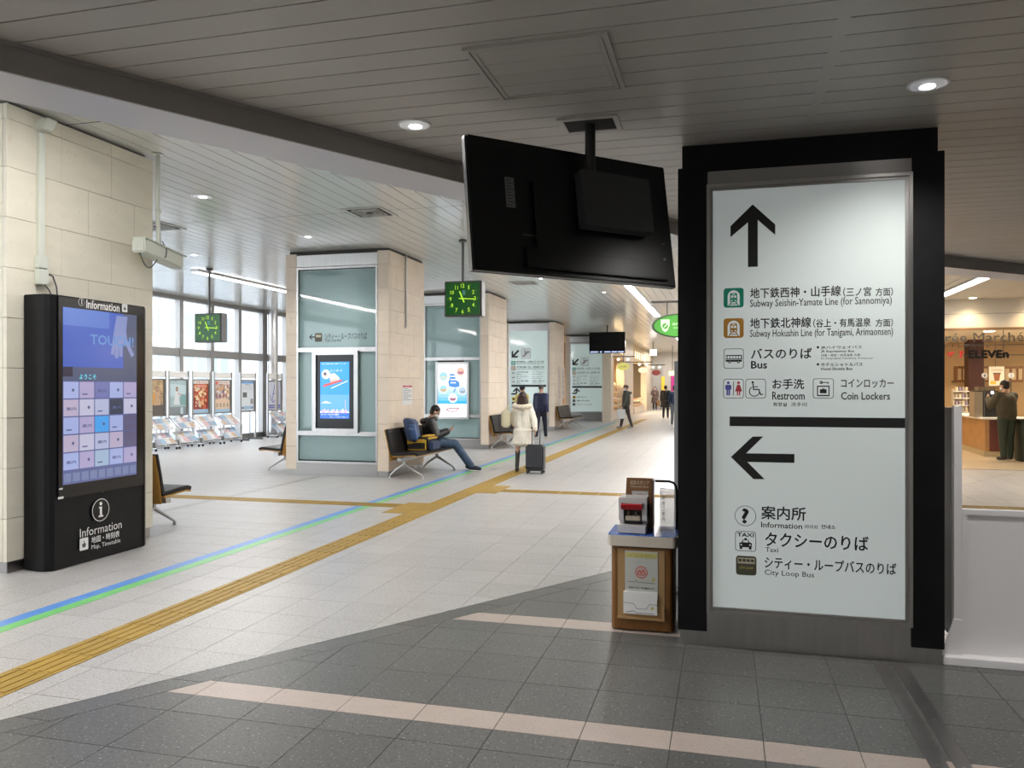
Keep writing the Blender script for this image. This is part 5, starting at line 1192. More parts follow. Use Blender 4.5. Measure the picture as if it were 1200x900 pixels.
# ================================================================== passage shops
SX = -4.95
warm = (1, .72, .42)
tile_c = mat('shop_tile', (.60, .50, .40), .35, vary=.04)
def shop_pier(lab, y0, y1):
    r = thing('shop_pier', lab, 'wall pier', (SX, (y0+y1)/2, 0)); put('core', MB().box(SX-.4, y0, 0, SX-.02, y1, FZ), cream_w, r)
    n = max(1, round((y1-y0)/1.2))
    for k in range(10):
        for j in range(n): put('tile', MB().box(SX-.02, y0+(y1-y0)*j/n+.005, k*.4+.005, SX, y0+(y1-y0)*(j+1)/n-.005, min((k+1)*.4-.005, FZ)), tile_c, r)
    return r
shop_pier('cream tiled pier just right of the farthest direction sign', 36.0, 37.0); shop_pier('cream tiled wall between the two lit shops', 41.0, 45.2); shop_pier('cream tiled end pier of the shop row', 53.4, 57.8)
put_w = struct('wall_shops', MB().box(-9, 38.6, 0, -8.9, 57.9, 4.2).box(SX-.3, 37.0, 3.0, SX-.03, 41.0, FZ).box(SX-.3, 45.2, 3.0, SX-.03, 53.4, FZ).box(-9, 42.9, 0, SX-.4, 43.1, 4), mat('shop_inner', (.62, .48, .30), .6), 'cream bulkhead and inner walls of the passage shops')
for (a, b) in ((37.3, 40.7), (46, 53)):
    for k in range(6):
        y_ = a+(b-a)*(k+.5)/6
        put('slot_light', MB().box(SX-.03, y_-.12, 3.25, SX-.015, y_+.12, 3.65), mat('slot_glow', (1, .8, .5), .5, emit=1.6, ecol=(1, .75, .42)), put_w)
random.seed(5)
def showcase(lab, y0, y1, x0, x1, tiers, h):
    r = thing('showcase', lab, 'display case', ((x0+x1)/2, (y0+y1)/2, 0)); put('base', MB().box(x0, y0, 0, x1, y1, .35), cream_w, r)
    for t in range(tiers):
        z = .35+t*h; put('shelf', MB().box(x0+.02*t, y0, z, x1, y1, z+.03), mat('shelf_lit', (.7, .6, .45), .4), r)
        mb = MB()
        for k in range(int((y1-y0)/.16)):
            yy_ = y0+.05+k*.16; mb.box(x0+.05, yy_, z+.03, x0+.3, yy_+.11, z+.03+random.uniform(.05, .15), k % 3)
        put('wares', mb, [mat('ware_a', (.65, .5, .3), .5), mat('ware_b', (.7, .66, .6), .5), mat('ware_c', (.5, .2, .1), .5)], r)['kind'] = 'stuff'
    return r
showcase('glowing tiered bakery showcase in the first lit shop of the passage', 37.45, 40.9, -5.6, -5.1, 5, .32)
showcase('low boxes and goods displayed at the second passage shop', 46.5, 52.6, -5.4, -5.0, 2, .35)
sb2 = thing('menu_panel', 'dark framed menu pictures on the lit back wall of the first passage shop', 'picture', (-8, 39, 2)); put('frame', MB().box(-6.9, 40.6, 1.9, -6.3, 40.64, 2.5).box(-6.2, 40.6, 1.9, -5.6, 40.64, 2.5), mat('menu_dark', (.2, .08, .03), .5), sb2)
for (lb_, y, u0, u1, v0, v1, c1, e1) in (('olive oval projecting shop sign, first of the three', 36.6, 723, 737.5, 425, 434, (.45, .42, .12), .5), ('cream oval projecting shop sign, middle of the three', 41.2, 748, 758.5, 430.5, 437, (.75, .62, .35), .8), ('dark red oval projecting shop sign, last of the three', 45.1, 764, 774, 433.5, 440, (.22, .04, .04), .3)):
    a0, b0, a1, b1 = pxrect(u0, v0, u1, v1, y); o = thing('shop_sign', lb_, 'sign', ((a0+a1)/2, y, b0))
    oval('oval_board', o, Vector(((a0+a1)/2, y, (b0+b1)/2)), (a1-a0)/2, (b1-b0)/2, y, y+.08, mat('ovs%.0f' % y, c1, .4, emit=e1, ecol=c1), 24)
    put('bracket', MB().tube([(SX, y+.04, b1+.28), (a1+.25, y+.04, b1+.28)], .02, 6).tube([((a0+a1)/2, y+.04, b1), ((a0+a1)/2, y+.04, b1+.28)], .012, 6), ink, o)
    for k in (.15, .85): put('spot', MB().ell(((a0+a1)/2+(k-.5)*(a1-a0)*1.1, y, b1+.15), .06, .06, .05), mat('spot_glow', (1, 1, 1), .5, emit=3, ecol=(1, .85, .65)), o)
    sh = Sheet((a0, y-.001, b0), (1, 0, 0), (0, 0, 1), .003); sh.text('パン工房', (a1-a0)*.25, (b1-b0)*.38, (a1-a0)*.75, (b1-b0)*.62, mat('ovt%.0f' % y, (.2, .15, .05) if y < 46 else (.8, .7, .6), .5), .02); sh.done('lettering', o)
for (y_, z_, e) in ((39, 2.8, 120), (49, 2.8, 160)): area('shop_ceiling_lamp', (-6.4, y_, z_), 2.0, 3.4, e*1.8, warm)
area('passage_lamp', (-3.2, 54, 3.9), 3, 4, 120, (1, .95, .88))
pn = thing('door_panel', 'pale grey service door in the end wall of the passage', 'door', (-4.9, 57.85, 0)); put('leaf', MB().box(-5.6, 57.84, 0, -4.2, 57.89, 2.9), mat('door_grey', (.55, .54, .53), .5), pn); put('handle', MB().box(-5.4, 57.8, 1.0, -5.35, 57.84, 1.2), steel, pn)
for (u, c_, lb_) in ((777, (.75, .55, .05), 'yellow vertical banner on the end wall of the passage'), (788.5, (.45, .02, .22), 'magenta vertical banner at the far right of the passage')):
    q = atY(u, 462, 56.8); bn = thing('banner', lb_, 'banner', (q.x, 56.8, .8)); put('cloth', MB().box(q.x-.12, 56.8, .9, q.x+.12, 56.83, 2.3 if u < 780 else 2.7), mat('bn%d' % u, c_, .6), bn); put('pole', MB().tube([(q.x-.13, 56.84, 0), (q.x-.13, 56.84, 2.75)], .015, 6).box(q.x-.3, 56.7, 0, q.x+.1, 56.9, .03), ink_g, bn)

# ================================================================== convenience shop
GY = 17.2
struct('wall_shop_front', MB().box(1.35, GY, 2.74, 9.2, GY+.15, RZ+.1), mat('bulkhead', (.74, .66, .54), .5), 'cream bulkhead above the convenience shop opening')
struct('wall_shop_back', MB().box(1.35, 26, 0, 9.2, 26.15, 3.3), mat('shop_back', (.62, .44, .24), .5), 'warm back wall of the convenience shop')
struct('ceiling', MB().box(1.35, GY+.15, 2.9, 9.2, 26, 3.0), mat('shop_ceiling', (.70, .60, .46), .5), 'warm lit ceiling inside the convenience shop')
for k in range(4): area('shop_ceiling_lamp', (3.6+1.7*k, 20.2+(k % 2)*2.6, 2.86), 1.3, 1.3, SHOPI, (1, .84, .62))
for i, (u, v) in enumerate(((1170, 378), (1195, 388), (1118, 402), (1142, 405))):
    p = atZ(u, v, 2.9)
    q = (5.2+i*.8, 18.6+(i % 2)*2.2, 2.9)
    o = thing('downlight', ['warm downlight in the shop ceiling above the lettering, leftmost', 'warm downlight in the shop ceiling, second from the left', 'warm downlight in the shop ceiling, third from the left', 'warm downlight in the shop ceiling at the right edge'][i], 'ceiling light', q)
    put('lamp', MB().tube([(q[0], q[1], 2.885), (q[0], q[1], 2.899)], [.11, .11], 16), mat('warm_lamp', (1, .9, .7), .5, emit=8, ecol=(1, .85, .6)), o); put('trim_ring', MB().tube([(q[0], q[1], 2.892), (q[0], q[1], 2.899)], [.14, .14], 16), paint_w, o)
for i, x_ in enumerate((3.2, 4.6, 5.7, 6.8)):
    o = thing('downlight', 'warm recessed downlight washing the bulkhead above the shop opening, number %s from the left' % ('one two three four'.split()[i]), 'ceiling light', (x_, GY-.28, RZ))
    put('lamp', MB().tube([(x_, GY-.28, RZ-.012), (x_, GY-.28, RZ-.006)], [.06, .06], 14), mat('warm_lamp', (1, 1, 1)), o); put('trim_ring', MB().tube([(x_, GY-.28, RZ-.006), (x_, GY-.28, RZ-.0005)], [.09, .09], 14), paint_w, o)
    l = bpy.data.lights.new('lamp_light', 'SPOT'); l.energy = 22; l.spot_size = 2.2; l.spot_blend = .8; l.shadow_soft_size = .05; l.color = (1, .78, .48); lo = bpy.data.objects.new('lamp_light', l); C.objects.link(lo); lo.parent = o; lo.location = (0, 0, -.03)
put_r = thing('wood_rail', 'thin brown wooden rail under the shop bulkhead', 'rail', (5, GY, 2.7)); put('bulkhead_seam', MB().box(1.35, GY-.003, 3.01, 9.2, GY-.0005, 3.016), ink_g, put_r)
put('rail', MB().box(1.35, GY-.03, 2.70, 9.2, GY+.1, 2.74), mat('rail_wood', (.28, .16, .08), .5), put_r)
put('sign_wires', MB().box(4.5, GY+.0, 2.20, 9.2, GY+.012, 2.215).box(4.5, GY, 2.40, 9.2, GY+.012, 2.412).box(5.2, GY, 2.2, 5.212, GY+.012, 2.7).box(5.95, GY, 2.2, 5.962, GY+.012, 2.7), ink_g, put_r)
ls = thing('shop_lettering', 'hanging shop name letters, thin serif line above a bold red and black line', 'sign', (6, GY-.03, 2.1))
sh = Sheet((0, GY-.02, 0), (1, 0, 0), (0, 0, 1), .002); gd = mat('letter_grey', (.10, .08, .06), .5)
def LT(t, u0, u1, v0, v1, m, b): a = pxrect(u0, v0, u1, v1, GY-.02); sh.text(t, a[0], a[1], a[2], a[3], m, b)
LT('Entrée Marché', 1082, 1200, 390, 401, gd, .012); LT('アントレマルシェ', 1098, 1160, 403, 407.5, gd, .012); LT('ELEVEn', 1134.5, 1182.5, 410, 420, mat('letter_black', (.008, .007, .006), .6, spec=.2), .05); LT('7', 1123.5, 1129, 411.5, 420, mat('letter_red', (.55, .02, .02), .5), .05); LT('-', 1129.5, 1133, 414.8, 416.3, mat('letter_black', (0, 0, 0)), .04); LT('ザ', 1109, 1118, 412, 419, mat('letter_red', (0, 0, 0)), .03)
sh.done('letters', ls)
ct = thing('counter', 'brown-panelled shop counter with a white top, under the coffee machine', 'counter', (6.3, 21, 0))
cp_ = [(5.77, 20.3), (8.8, 19.3), (8.8, 20.3), (6.5, 21.1), (6.5, 23.6), (5.95, 23.6)]
put('kick_base', MB().prism([(5.74, 20.27), (8.8, 19.27), (8.8, 20.3), (6.5, 21.1), (6.5, 23.63), (5.92, 23.63)], 0, .12), mat('kick', (.45, .36, .22), .5), ct); put('body', MB().prism(cp_, .12, .85), mat('counter_wood', (.42, .22, .08), .4, noise=.1, nscale=5), ct)
put('front_panel', MB().prism([(5.85, 20.26), (8.8, 19.285), (8.8, 19.31), (5.85, 20.285)], .13, .84), mat('counter_brown', (.12, .03, .015), .35), ct); put('worktop', MB().prism([(5.70, 20.24), (8.8, 19.2), (8.8, 20.4), (6.55, 21.15), (6.55, 23.7), (5.88, 23.7)], .85, .89), white_p, ct)
cm2 = thing('coffee_machine', 'tall black and silver coffee machine on the shop counter', 'coffee machine', (6.2, 20.8, .89))
x0 = atY(1143, 470, 20.6).x; x1 = atY(1171, 470, 20.6).x
put('casing', MB().box(x0, 20.65, .89, x1, 21.05, 1.50), mat('machine_dark', (.05, .05, .05), .25), cm2, bevel=.01); put('side_panel', MB().box(x0-.012, 20.63, .89, x0+.16, 21.04, 1.48), mat('machine_silver', (.42, .36, .28), .3, metal=.5), cm2); put('hopper', MB().box(x0+.08, 20.68, 1.50, x1-.05, 21.0, 1.60), mat('hopper_brown', (.2, .15, .1), .3), cm2, bevel=.01)
for z_ in (1.46, 1.28): put('button_lamp', MB().ell((x1-.13, 20.645, z_), .035, .01, .035), mat('button_glow', (1, 1, 1), .5, emit=1.5, ecol=(.8, .85, 1)), cm2)
put('cup_bay', MB().box(x0+.2, 20.63, .93, x1-.03, 20.649, 1.15), ink, cm2)
for i, (u, v, nch) in enumerate(((1154, 440, '1'), (1185, 440, '2'))):
    q = atY(u, v, 20.5); o = thing('number_sign', ['round white sign numbered 1 above the coffee machine', 'round white sign numbered 2 above the man in the shop'][i], 'sign', (q.x, 20.5, q.z))
    oval('disc', o, q, .062, .062, 20.5, 20.52, white_p, 24); sh = Sheet((q.x, 20.498, q.z), (1, 0, 0), (0, 0, 1), .001); sh.text(nch, -.012, -.028, .012, .028, ink, .02); sh.done('number', o); put('stem', MB().box(q.x-.008, 20.51, .89, q.x+.008, 20.53, q.z-.05), ink_g, o)
q0 = atY(1159, 452, 24.4); q1 = atY(1177, 429.5, 24.4); pq = thing('coffee_poster', 'white poster with a brown paper cup at the back of the shop', 'poster', (q0.x, 24.4, q0.z)); put('sheet', MB().box(q0.x, 24.4, q0.z, q1.x, 24.42, q1.z), mat('poster_white', (.85, .8, .7), .5), pq)
sh = Sheet((q0.x, 24.398, q0.z), (1, 0, 0), (0, 0, 1), .002); W_, H_ = q1.x-q0.x, q1.z-q0.z; sh.poly([(W_*.36, H_*.25), (W_*.28, H_*.62), (W_*.74, H_*.62), (W_*.66, H_*.25)], mat('cup_brown', (.35, .12, .05), .5)); sh.rect(W_*.26, H_*.62, W_*.76, H_*.67, ink, 2); sh.rect(W_*.08, H_*.08, W_*.45, H_*.24, mat('cup_yellow', (.8, .5, .08), .5), 2); sh.text('COFFEE', W_*.15, H_*.78, W_*.85, H_*.84, mat('cup_brown', (0, 0, 0)), .01); sh.done('print', pq)
put('string', MB().box(q0.x+.15, 24.405, q1.z, q0.x+.16, 24.41, 2.9), ink_g, pq)
q0 = atY(1135, 485, 24.5); q1 = atY(1153, 428, 24.5); bc = thing('column', 'dark red-brown square column inside the shop', 'column', (q0.x, 24.6, 0)); put('column_shaft', MB().box(q0.x, 24.5, 0, q1.x, 24.9, 2.9), mat('column_brown', (.05, .012, .008), .45), bc)
for i, (u0, u1) in enumerate(((1122, 1134), (1152, 1159), (1177, 1200), )):
    q0 = atY(u0, 448, 25.2); q1 = atY(u1, 429, 25.2); o = thing('wall_cabinet', ['brown wall cabinet left of the dark column in the shop', 'narrow brown wall cabinet right of the dark column', 'brown wall cabinet above the man in the shop'][i], 'cabinet', ((q0.x+q1.x)/2, 25.3, 1.7)); put('carcass', MB().box(q0.x, 25.25, q0.z, q1.x, 25.6, q1.z), mat('cabinet_brown', (.24, .11, .04), .4), o)
    n = max(1, int((u1-u0)/6))
    for k in range(n): xa_ = q0.x+(q1.x-q0.x)*(k+.2)/n; xb_ = q0.x+(q1.x-q0.x)*(k+.8)/n; put('door_pane', MB().box(xa_, 25.22, q0.z+.07, xb_, 25.249, q1.z-.07), mat('pane_warm', (.6, .45, .28), .3), o)
    put('bracket', MB().box(q0.x+.05, 25.6, q0.z, q1.x-.05, 26.0, q0.z+.05), ink_g, o)
q0 = atY(1119, 486, 24.0); q1 = atY(1136, 456, 24.0); rk = thing('wire_rack', 'white rack of small packets left of the coffee machine', 'rack', ((q0.x+q1.x)/2, 24.1, 0)); put('carcass', MB().box(q0.x, 24.2, 0, q1.x, 24.4, q1.z), mat('rack_cream', (.7, .6, .45), .5), rk)
for k in range(5):
    z_ = .7+k*.19; put('shelf', MB().box(q0.x, 24.0, z_, q1.x, 24.2, z_+.02), white_p, rk)
    for j in range(4): put('packet', MB().box(q0.x+.03+j*(q1.x-q0.x-.04)/4, 24.02, z_+.021, q0.x+.03+(j+.75)*(q1.x-q0.x-.04)/4, 24.15, z_+.13), mat('packet%d' % ((j+k) % 3), [(.35, .3, .25), (.6, .5, .35), (.25, .2, .3)][(j+k) % 3], .5), rk)
bnn = thing('waste_bin', 'dark green bin at the right edge of the picture beside the shop customer', 'bin', (6.35, 19.0, 0))
q = atY(1193, 500, 19.15); q.x += .03; put('body', MB().box(q.x, 19.1, 0, q.x+.5, 19.5, .84), mat('bin_green', (.035, .045, .03), .5), bnn, bevel=.02); put('lid', MB().box(q.x-.01, 19.09, .84, q.x+.51, 19.51, .90), mat('bin_lid', (.02, .02, .02), .4), bnn, bevel=.01)

# ================================================================== people
def cap(mb, p, q, r1, r2, n=12):
    p, q = Vector(p), Vector(q); mb.ell(p, r1, r1, r1, seg=n, rings=8); mb.ell(q, r2, r2, r2, seg=n, rings=8)
    mb.tube([p, q], [r1, r2], n); return mb
def chain(mb, pts, rs, n=12):
    for i in range(len(pts)-1): cap(mb, pts[i], pts[i+1], rs[i], rs[i+1], n)
    return mb
def hand(mb, wrist, dirv, palm_n, side, s=1, curl=.5):
    w_ = Vector(wrist); d = Vector(dirv).normalized(); n = Vector(palm_n); n = (n-d*n.dot(d)).normalized(); a = d.cross(n)*side
    pc = w_+d*.05*s
    for k in (-1, 0, 1): cap(mb, w_+a*.012*k*s, w_+d*.085*s+a*.024*k*s, .016*s, .014*s, 8)
    for k, L_ in enumerate((.068, .078, .072, .056)):
        b = w_+d*.09*s+a*(.030-.020*k)*s; c1 = b+(d*(1-curl*.3)+n*curl*.5).normalized()*L_*.5*s; c2 = c1+(d*(1-curl)+n*curl*1.3).normalized()*L_*.5*s
        cap(mb, b, c1, .0088*s, .0082*s, 8); cap(mb, c1, c2, .0082*s, .007*s, 8)
    t0 = w_+d*.03*s+a*.028*s; t1 = t0+(d*.7+a*.7+n*.3).normalized()*.04*s; t2 = t1+(d*.9+a*.1+n*.4).normalized()*.032*s
    cap(mb, t0, t1, .012*s, .0105*s, 8); cap(mb, t1, t2, .0105*s, .008*s, 8)
skin_m = mat('skin', (.50, .30, .21), .5); hair_m = mat('hair_black', (.012, .01, .009), .5, noise=.3, nscale=60)
def person(label, loc, rz, J, s, outfit, voxb=.009, voxc=.013):
    """J: joints in metres in the person's own frame (facing +Y)"""
    r = thing('person', label, 'person', loc, rz)
    V = lambda k: Vector(J[k])
    # one continuous body
    b = MB()
    hd = V('head'); nk = V('neck'); ch = V('chest'); pv = V('pelvis')
    face = Vector(J.get('face', (0, 1, 0))).normalized(); rt = face.cross(Vector((0, 0, 1))).normalized(); up = rt.cross(face)
    M = Matrix((rt, face, up)).transposed()
    b.ell(hd+up*.02*s, .074*s, .092*s, .10*s, M, 20, 14); b.ell(hd-up*.05*s+face*.018*s, .055*s, .07*s, .068*s, M, 16, 10)
    b.ell(hd+face*.092*s-up*.012*s, .011*s, .018*s, .022*s, M, 10, 8)
    b.ell(hd+face*.082*s-up*.058*s, .022*s, .01*s, .009*s, M, 10, 8)
    for k in (-1, 1): b.ell(hd+rt*k*.075*s-up*.008*s, .012*s, .02*s, .03*s, M, 8, 8)
    cap(b, hd-up*.06*s-face*.015*s, nk, .05*s, .055*s); cap(b, nk, ch, .07*s, .11*s)
    for k in (-1, 1): cap(b, ch+Vector((k*.05*s, 0, 0)), pv+Vector((k*.045*s, 0, 0)), .10*s, .095*s)
    for side, k in (('l', -1), ('r', 1)):
        chain(b, [V('sh_'+side), V('el_'+side), V('wr_'+side)], [.05*s, .038*s, .026*s]); cap(b, nk-Vector((0, 0, .03)), V('sh_'+side), .045*s, .05*s)
        hd_ = V('wr_'+side)-V('el_'+side); hand(b, V('wr_'+side), J.get('hd_'+side, hd_), J.get('pn_'+side, (0, 1, 0)) , k, s, J.get('curl', .5))
        chain(b, [V('hp_'+side), V('kn_'+side), V('an_'+side)], [.08*s, .05*s, .034*s]); cap(b, V('an_'+side)-Vector((0, 0, .015)), V('to_'+side), .03*s, .025*s)
    body = blob_obj('body', b, skin_m, r, voxb*1.0, 2, world=False)
    # eyes
    e = MB()
    for k in (-1, 1): e.ell(hd+face*.083*s+rt*k*.030*s+up*.012*s, .010*s, .006*s, .005*s, M, 8, 6)
    put('eyes', e, ink, body, world=False)
    g = outfit
    # trousers or stockings
    if 'trousers' in g:
        t = MB(); q = g.get('tr', 1)
        for k, side in ((-1, 'l'), (1, 'r')):
            chain(t, [V('hp_'+side), V('kn_'+side), V('an_'+side)+Vector((0, 0, .02))], [.098*s*q, .068*s*q, .055*s*q]); cap(t, V('hp_'+side), pv+Vector((0, 0, .05)), .09*s, .10*s)
        blob_obj('trousers', t, g['trousers'], r, voxc, 3, world=False)
    if 'boots' in g:
        t = MB()
        for side in 'lr': cap(t, V('kn_'+side)-Vector((0, 0, .03)), V('an_'+side), .056*s, .042*s)
        blob_obj('boots_shaft', t, g['boots'], r, voxc, 2, world=False)
    t = MB()
    for side in 'lr':
        a, c = V('an_'+side), V('to_'+side); d = (c-a); d.z = 0; d.normalize(); base = min(a.z-.06, c.z-.03)
        cap(t, a-Vector((0, 0, .02))-d*.025, c+Vector((0, 0, .005)), .043*s, .036*s); 
    sh_ = blob_obj('shoes', t, g.get('shoes', ink), r, voxc*.8, 2, world=False)
    if 'sole' in g:
        t = MB()
        for side in 'lr':
            a, c = V('an_'+side), V('to_'+side); t.ell((a+c)/2+Vector((0, 0, -.055*s)), .042*s, .042*s+(c-a).length/2, .014*s, Matrix.Rotation(math.atan2(-(c-a).x, (c-a).y), 3, 'Z'), 12, 6)
        put('soles', t, g['sole'], sh_, world=False)
    # jacket or coat
    t = MB(); q = g.get('jr', 1); fl = g.get('hem', None)
    for k in (-1, 1):
        cap(t, ch+Vector((k*.06*s, 0, .03*s)), pv+Vector((k*.055*s, 0, .04)), .118*s*q, .118*s*q)
    cap(t, nk-Vector((0, 0, .05*s)), ch, .085*s, .12*s*q)
    for side in 'lr':
        el, wr = V('el_'+side), V('wr_'+side); chain(t, [V('sh_'+side)-Vector((0, 0, .01)), el, wr-(wr-el).normalized()*.02], [.075*s*q, .06*s*q, .048*s*q]); cap(t, nk-Vector((0, 0, .06*s)), V('sh_'+side), .07*s, .07*s*q)
    if fl:
        z0_, r0_ = fl; n = 18
        for k in range(n):
            a_ = 2*PI*k/n
            cap(t, pv+Vector((.10*s*math.cos(a_), .075*s*math.sin(a_), .05)), Vector((pv.x+r0_*math.cos(a_), pv.y+r0_*.8*math.sin(a_), z0_)), .045*s, .03*s, 8)
        for k in range(6): t.ell(Vector((pv.x, pv.y, z0_+(pv.z-z0_)*k/6)), r0_*.98, r0_*.78, .06)
    jk = blob_obj(g.get('top', 'jacket'), t, g['jacket'], r, voxc, 3, world=False)
    if g.get('ridges'):
        t = MB()
        for k in range(7):
            z = pv.z+.06+(ch.z-pv.z+.05)*k/6; c_ = pv.lerp(ch, (z-pv.z)/(ch.z-pv.z)) ; n = 20
            t.tube([c_+Vector((.185*s*q*math.cos(2*PI*m/n), .128*s*q*math.sin(2*PI*m/n), 0)) for m in range(n+1)], .008, 5)
        put('quilting', t, g['jacket'], jk, world=False)
    if 'hood' in g:
        t = MB(); n = 14
        for k in range(n): a_ = 2*PI*k/n; t.ell(nk+Vector((.165*s*math.cos(a_), -.05+.12*s*math.sin(a_), -.03+.02*math.sin(a_))), .058*s, .055*s, .055*s, seg=10, rings=8)
        blob_obj('hood', t, g['hood'], r, voxc, 1, world=False)
    if 'cuffs' in g:
        t = MB()
        for side in 'lr': wr, el = V('wr_'+side), V('el_'+side); cap(t, wr, wr-(wr-el).normalized()*.05, .055*s, .055*s)
        blob_obj('cuffs', t, g['cuffs'], r, voxc, 1, world=False)
    # hair / hat
    hl = g.get('hair', 'short'); t = MB()
    if hl == 'short': 
        t.ell(hd+up*.045*s-face*.014*s, .083*s, .097*s, .088*s, M, 18, 12); t.ell(hd-face*.035*s+up*.0*s, .078*s, .07*s, .085*s, M)
    elif hl == 'crop': t.ell(hd+up*.04*s-face*.012*s, .079*s, .094*s, .085*s, M, 18, 12)
    elif hl == 'long':
        t.ell(hd+up*.04*s-face*.016*s, .088*s, .10*s, .095*s, M, 18, 12)
        for k in (-1.2, -.6, 0, .6, 1.2): cap(t, hd-face*.05*s+rt*k*.045*s, nk-face*.075*s+rt*k*.06*s-Vector((0, 0, .02)), .055*s, .045*s)
        for k in (-1, 1): cap(t, hd+rt*k*.075*s, nk+rt*k*.10*s-face*.02, .03*s, .035*s)
    ho_ = blob_obj('hair', t, g.get('hairm', hair_m), body, .009, 1, world=False)
    if 'cap' in g:
        t = MB(); t.ell(hd+up*.065*s, .09*s, .10*s, .07*s, M, 18, 10); t.ell(hd+up*.055*s+face*.10*s, .06*s, .06*s, .01*s, M, 14, 6); put('cap', t, g['cap'], r, world=False)
    if 'mask' in g:
        t = MB(); t.ell(hd+face*.042*s-up*.052*s, .062*s, .062*s, .052*s, M, 18, 12); mk = put('mask', t, g['mask'], r, world=False)
        e = MB()
        for k in (-1, 1): e.tube([hd+face*.06*s+rt*k*.055*s-up*.03*s, hd+rt*k*.082*s-up*.005*s], .0025, 5)
        put('ear_loop', e, g['mask'], mk, world=False)
    return r
def standing(h, stride=.0, arms=None, lean=0):
    s = h/1.7; J = {}
    J['pelvis'] = (0, 0, .93*s); J['chest'] = (0, lean*.5, 1.25*s); J['neck'] = (0, lean*.9, 1.44*s); J['head'] = (0, .015+lean*1.2, 1.575*s)
    for k, sd in ((-1, 'l'), (1, 'r')):
        st = stride*k
        J['hp_'+sd] = (k*.09*s, 0, .88*s); J['kn_'+sd] = (k*.095*s, st*.5+.02, .48*s); J['an_'+sd] = (k*.095*s, st, .085*s); J['to_'+sd] = (k*.105*s, st+.15*s, .04*s)
        J['sh_'+sd] = (k*.175*s, lean*.85, 1.37*s); J['el_'+sd] = (k*.225*s, -.03-st*.4+lean*.5, 1.10*s); J['wr_'+sd] = (k*.235*s, .05-st*.7, .87*s); J['pn_'+sd] = (-k, 0, 0)
    if arms: J.update(arms)
    return J, s
def head_to(dx, dy): return math.atan2(-dx, dy)     # rotation that turns +Y to (dx, dy)
def cl(n, c, r=.7, **k): return mat('cloth_'+n, c, r, **k)
mask_m = cl('mask', (.75, .75, .76), .6)
# seated man with phone
s = 1.0
J = dict(pelvis=(0, .02, .54), chest=(0, .0, .83), neck=(0, .03, 1.00), head=(0, .10, 1.125), face=(0, .9, -.45),
         sh_l=(-.175, .02, .94), sh_r=(.175, .02, .94), el_l=(-.22, .12, .68), el_r=(.22, .12, .68), wr_l=(-.07, .34, .76), wr_r=(.07, .34, .76),
         hd_l=(.05, .09, .03), hd_r=(-.05, .09, .03), pn_l=(.4, .2, .6), pn_r=(-.4, .2, .6),
         hp_l=(-.09, .06, .54), hp_r=(.09, .06, .54), kn_l=(-.10, .46, .53), kn_r=(.10, .48, .53), an_l=(-.09, .74, .10), an_r=(.09, .78, .10), to_l=(-.10, .90, .045), to_r=(.11, .94, .045), curl=.9)
person('seated man in a black jacket, jeans and white mask looking at a phone', (-5.37, 14.1, -.005), math.radians(-70), J, s,
       dict(trousers=cl('jeans', (.06, .10, .17), noise=.25, nscale=20), jacket=cl('puffer_black', (.014, .013, .015), .38), hair='short', mask=mask_m, shoes=cl('shoe_navy', (.015, .017, .03)), sole=white_p, jr=1.32, tr=1.12, hood=cl('puffer_black', (0, 0, 0)), ridges=False))
ph = thing('phone', 'dark smartphone held in the hands of the seated man', 'phone', (0, 0, 0)); rot = Matrix.Rotation(math.radians(-70), 3, 'Z'); pp_ = Vector((-5.37, 14.1, 0))+rot @ Vector((0, .43, .82))
ph.location = pp_; put('phone_body', MB().obox(pp_, rot @ Vector((.036, 0, 0)), rot @ Vector((0, .03, .06)), rot @ Vector((0, -.0035, .002))), blackg, ph, bevel=.003)
# woman in the white coat with suitcase
J, s = standing(1.5, .12, None)
wr = (.26, -.12, .80); J.update(el_r=(.235, -.06, .97), wr_r=wr, el_l=(-.20, .04, .98), wr_l=(-.22, .16, .90), sh_l=(-.14, 0, 1.18), sh_r=(.14, 0, 1.18))
wl_ = (-3.66, 14.5)
whd = head_to(-.05, 1)
person('woman from behind in a white hooded knee-length coat and dark boots, pulling a suitcase', (wl_[0], wl_[1], 0), whd, J, s,
       dict(jacket=cl('white_coat', (.88, .84, .74), .75, noise=.08), top='coat', hem=(.53, .19), hood=cl('fur_trim', (.78, .69, .57), .95, noise=.25, nscale=45), cuffs=cl('fur_trim', (0, 0, 0)), boots=cl('boot', (.03, .025, .025), .4), shoes=cl('boot', (0, 0, 0)), hair='long', hairm=mat('hair_brown', (.035, .015, .010), .5, noise=.3, nscale=60), jr=1.12))
tbg = thing('tote_bag', 'pale cream tote bag hanging at the left side of the woman in the white coat', 'bag', (-3.98, 14.45, .85)); put('bag_body', MB().obox((-3.98, 14.47, .99), (.075, .03, 0), (-.04, .13, 0), (0, 0, .16)), cl('tote', (.68, .63, .45), .7), tbg, bevel=.03)
put('strap', MB().tube([(-3.99, 14.40, 1.14), (-3.90, 14.42, 1.26), (-3.97, 14.55, 1.14)], .009, 6), cl('tote', (0, 0, 0)), tbg)
su = thing('suitcase', 'dark ribbed wheeled suitcase with a raised handle behind the woman in white', 'suitcase', (-3.35, 14.25, 0))
cx, cy = -3.35, 14.25; sm_ = mat('suitcase_shell', (.035, .04, .05), .35)
put('shell', MB().box(cx-.17, cy-.11, .05, cx+.17, cy+.11, .53), sm_, su, bevel=.03)
for k in range(8): put('rib', MB().box(cx-.145+k*.038, cy-.118, .10, cx-.130+k*.038, cy-.108, .49), mat('suitcase_rib', (.07, .075, .09), .35), su)
put('lower_band', MB().box(cx-.165, cy-.121, .09, cx+.165, cy-.109, .13), ink, su)
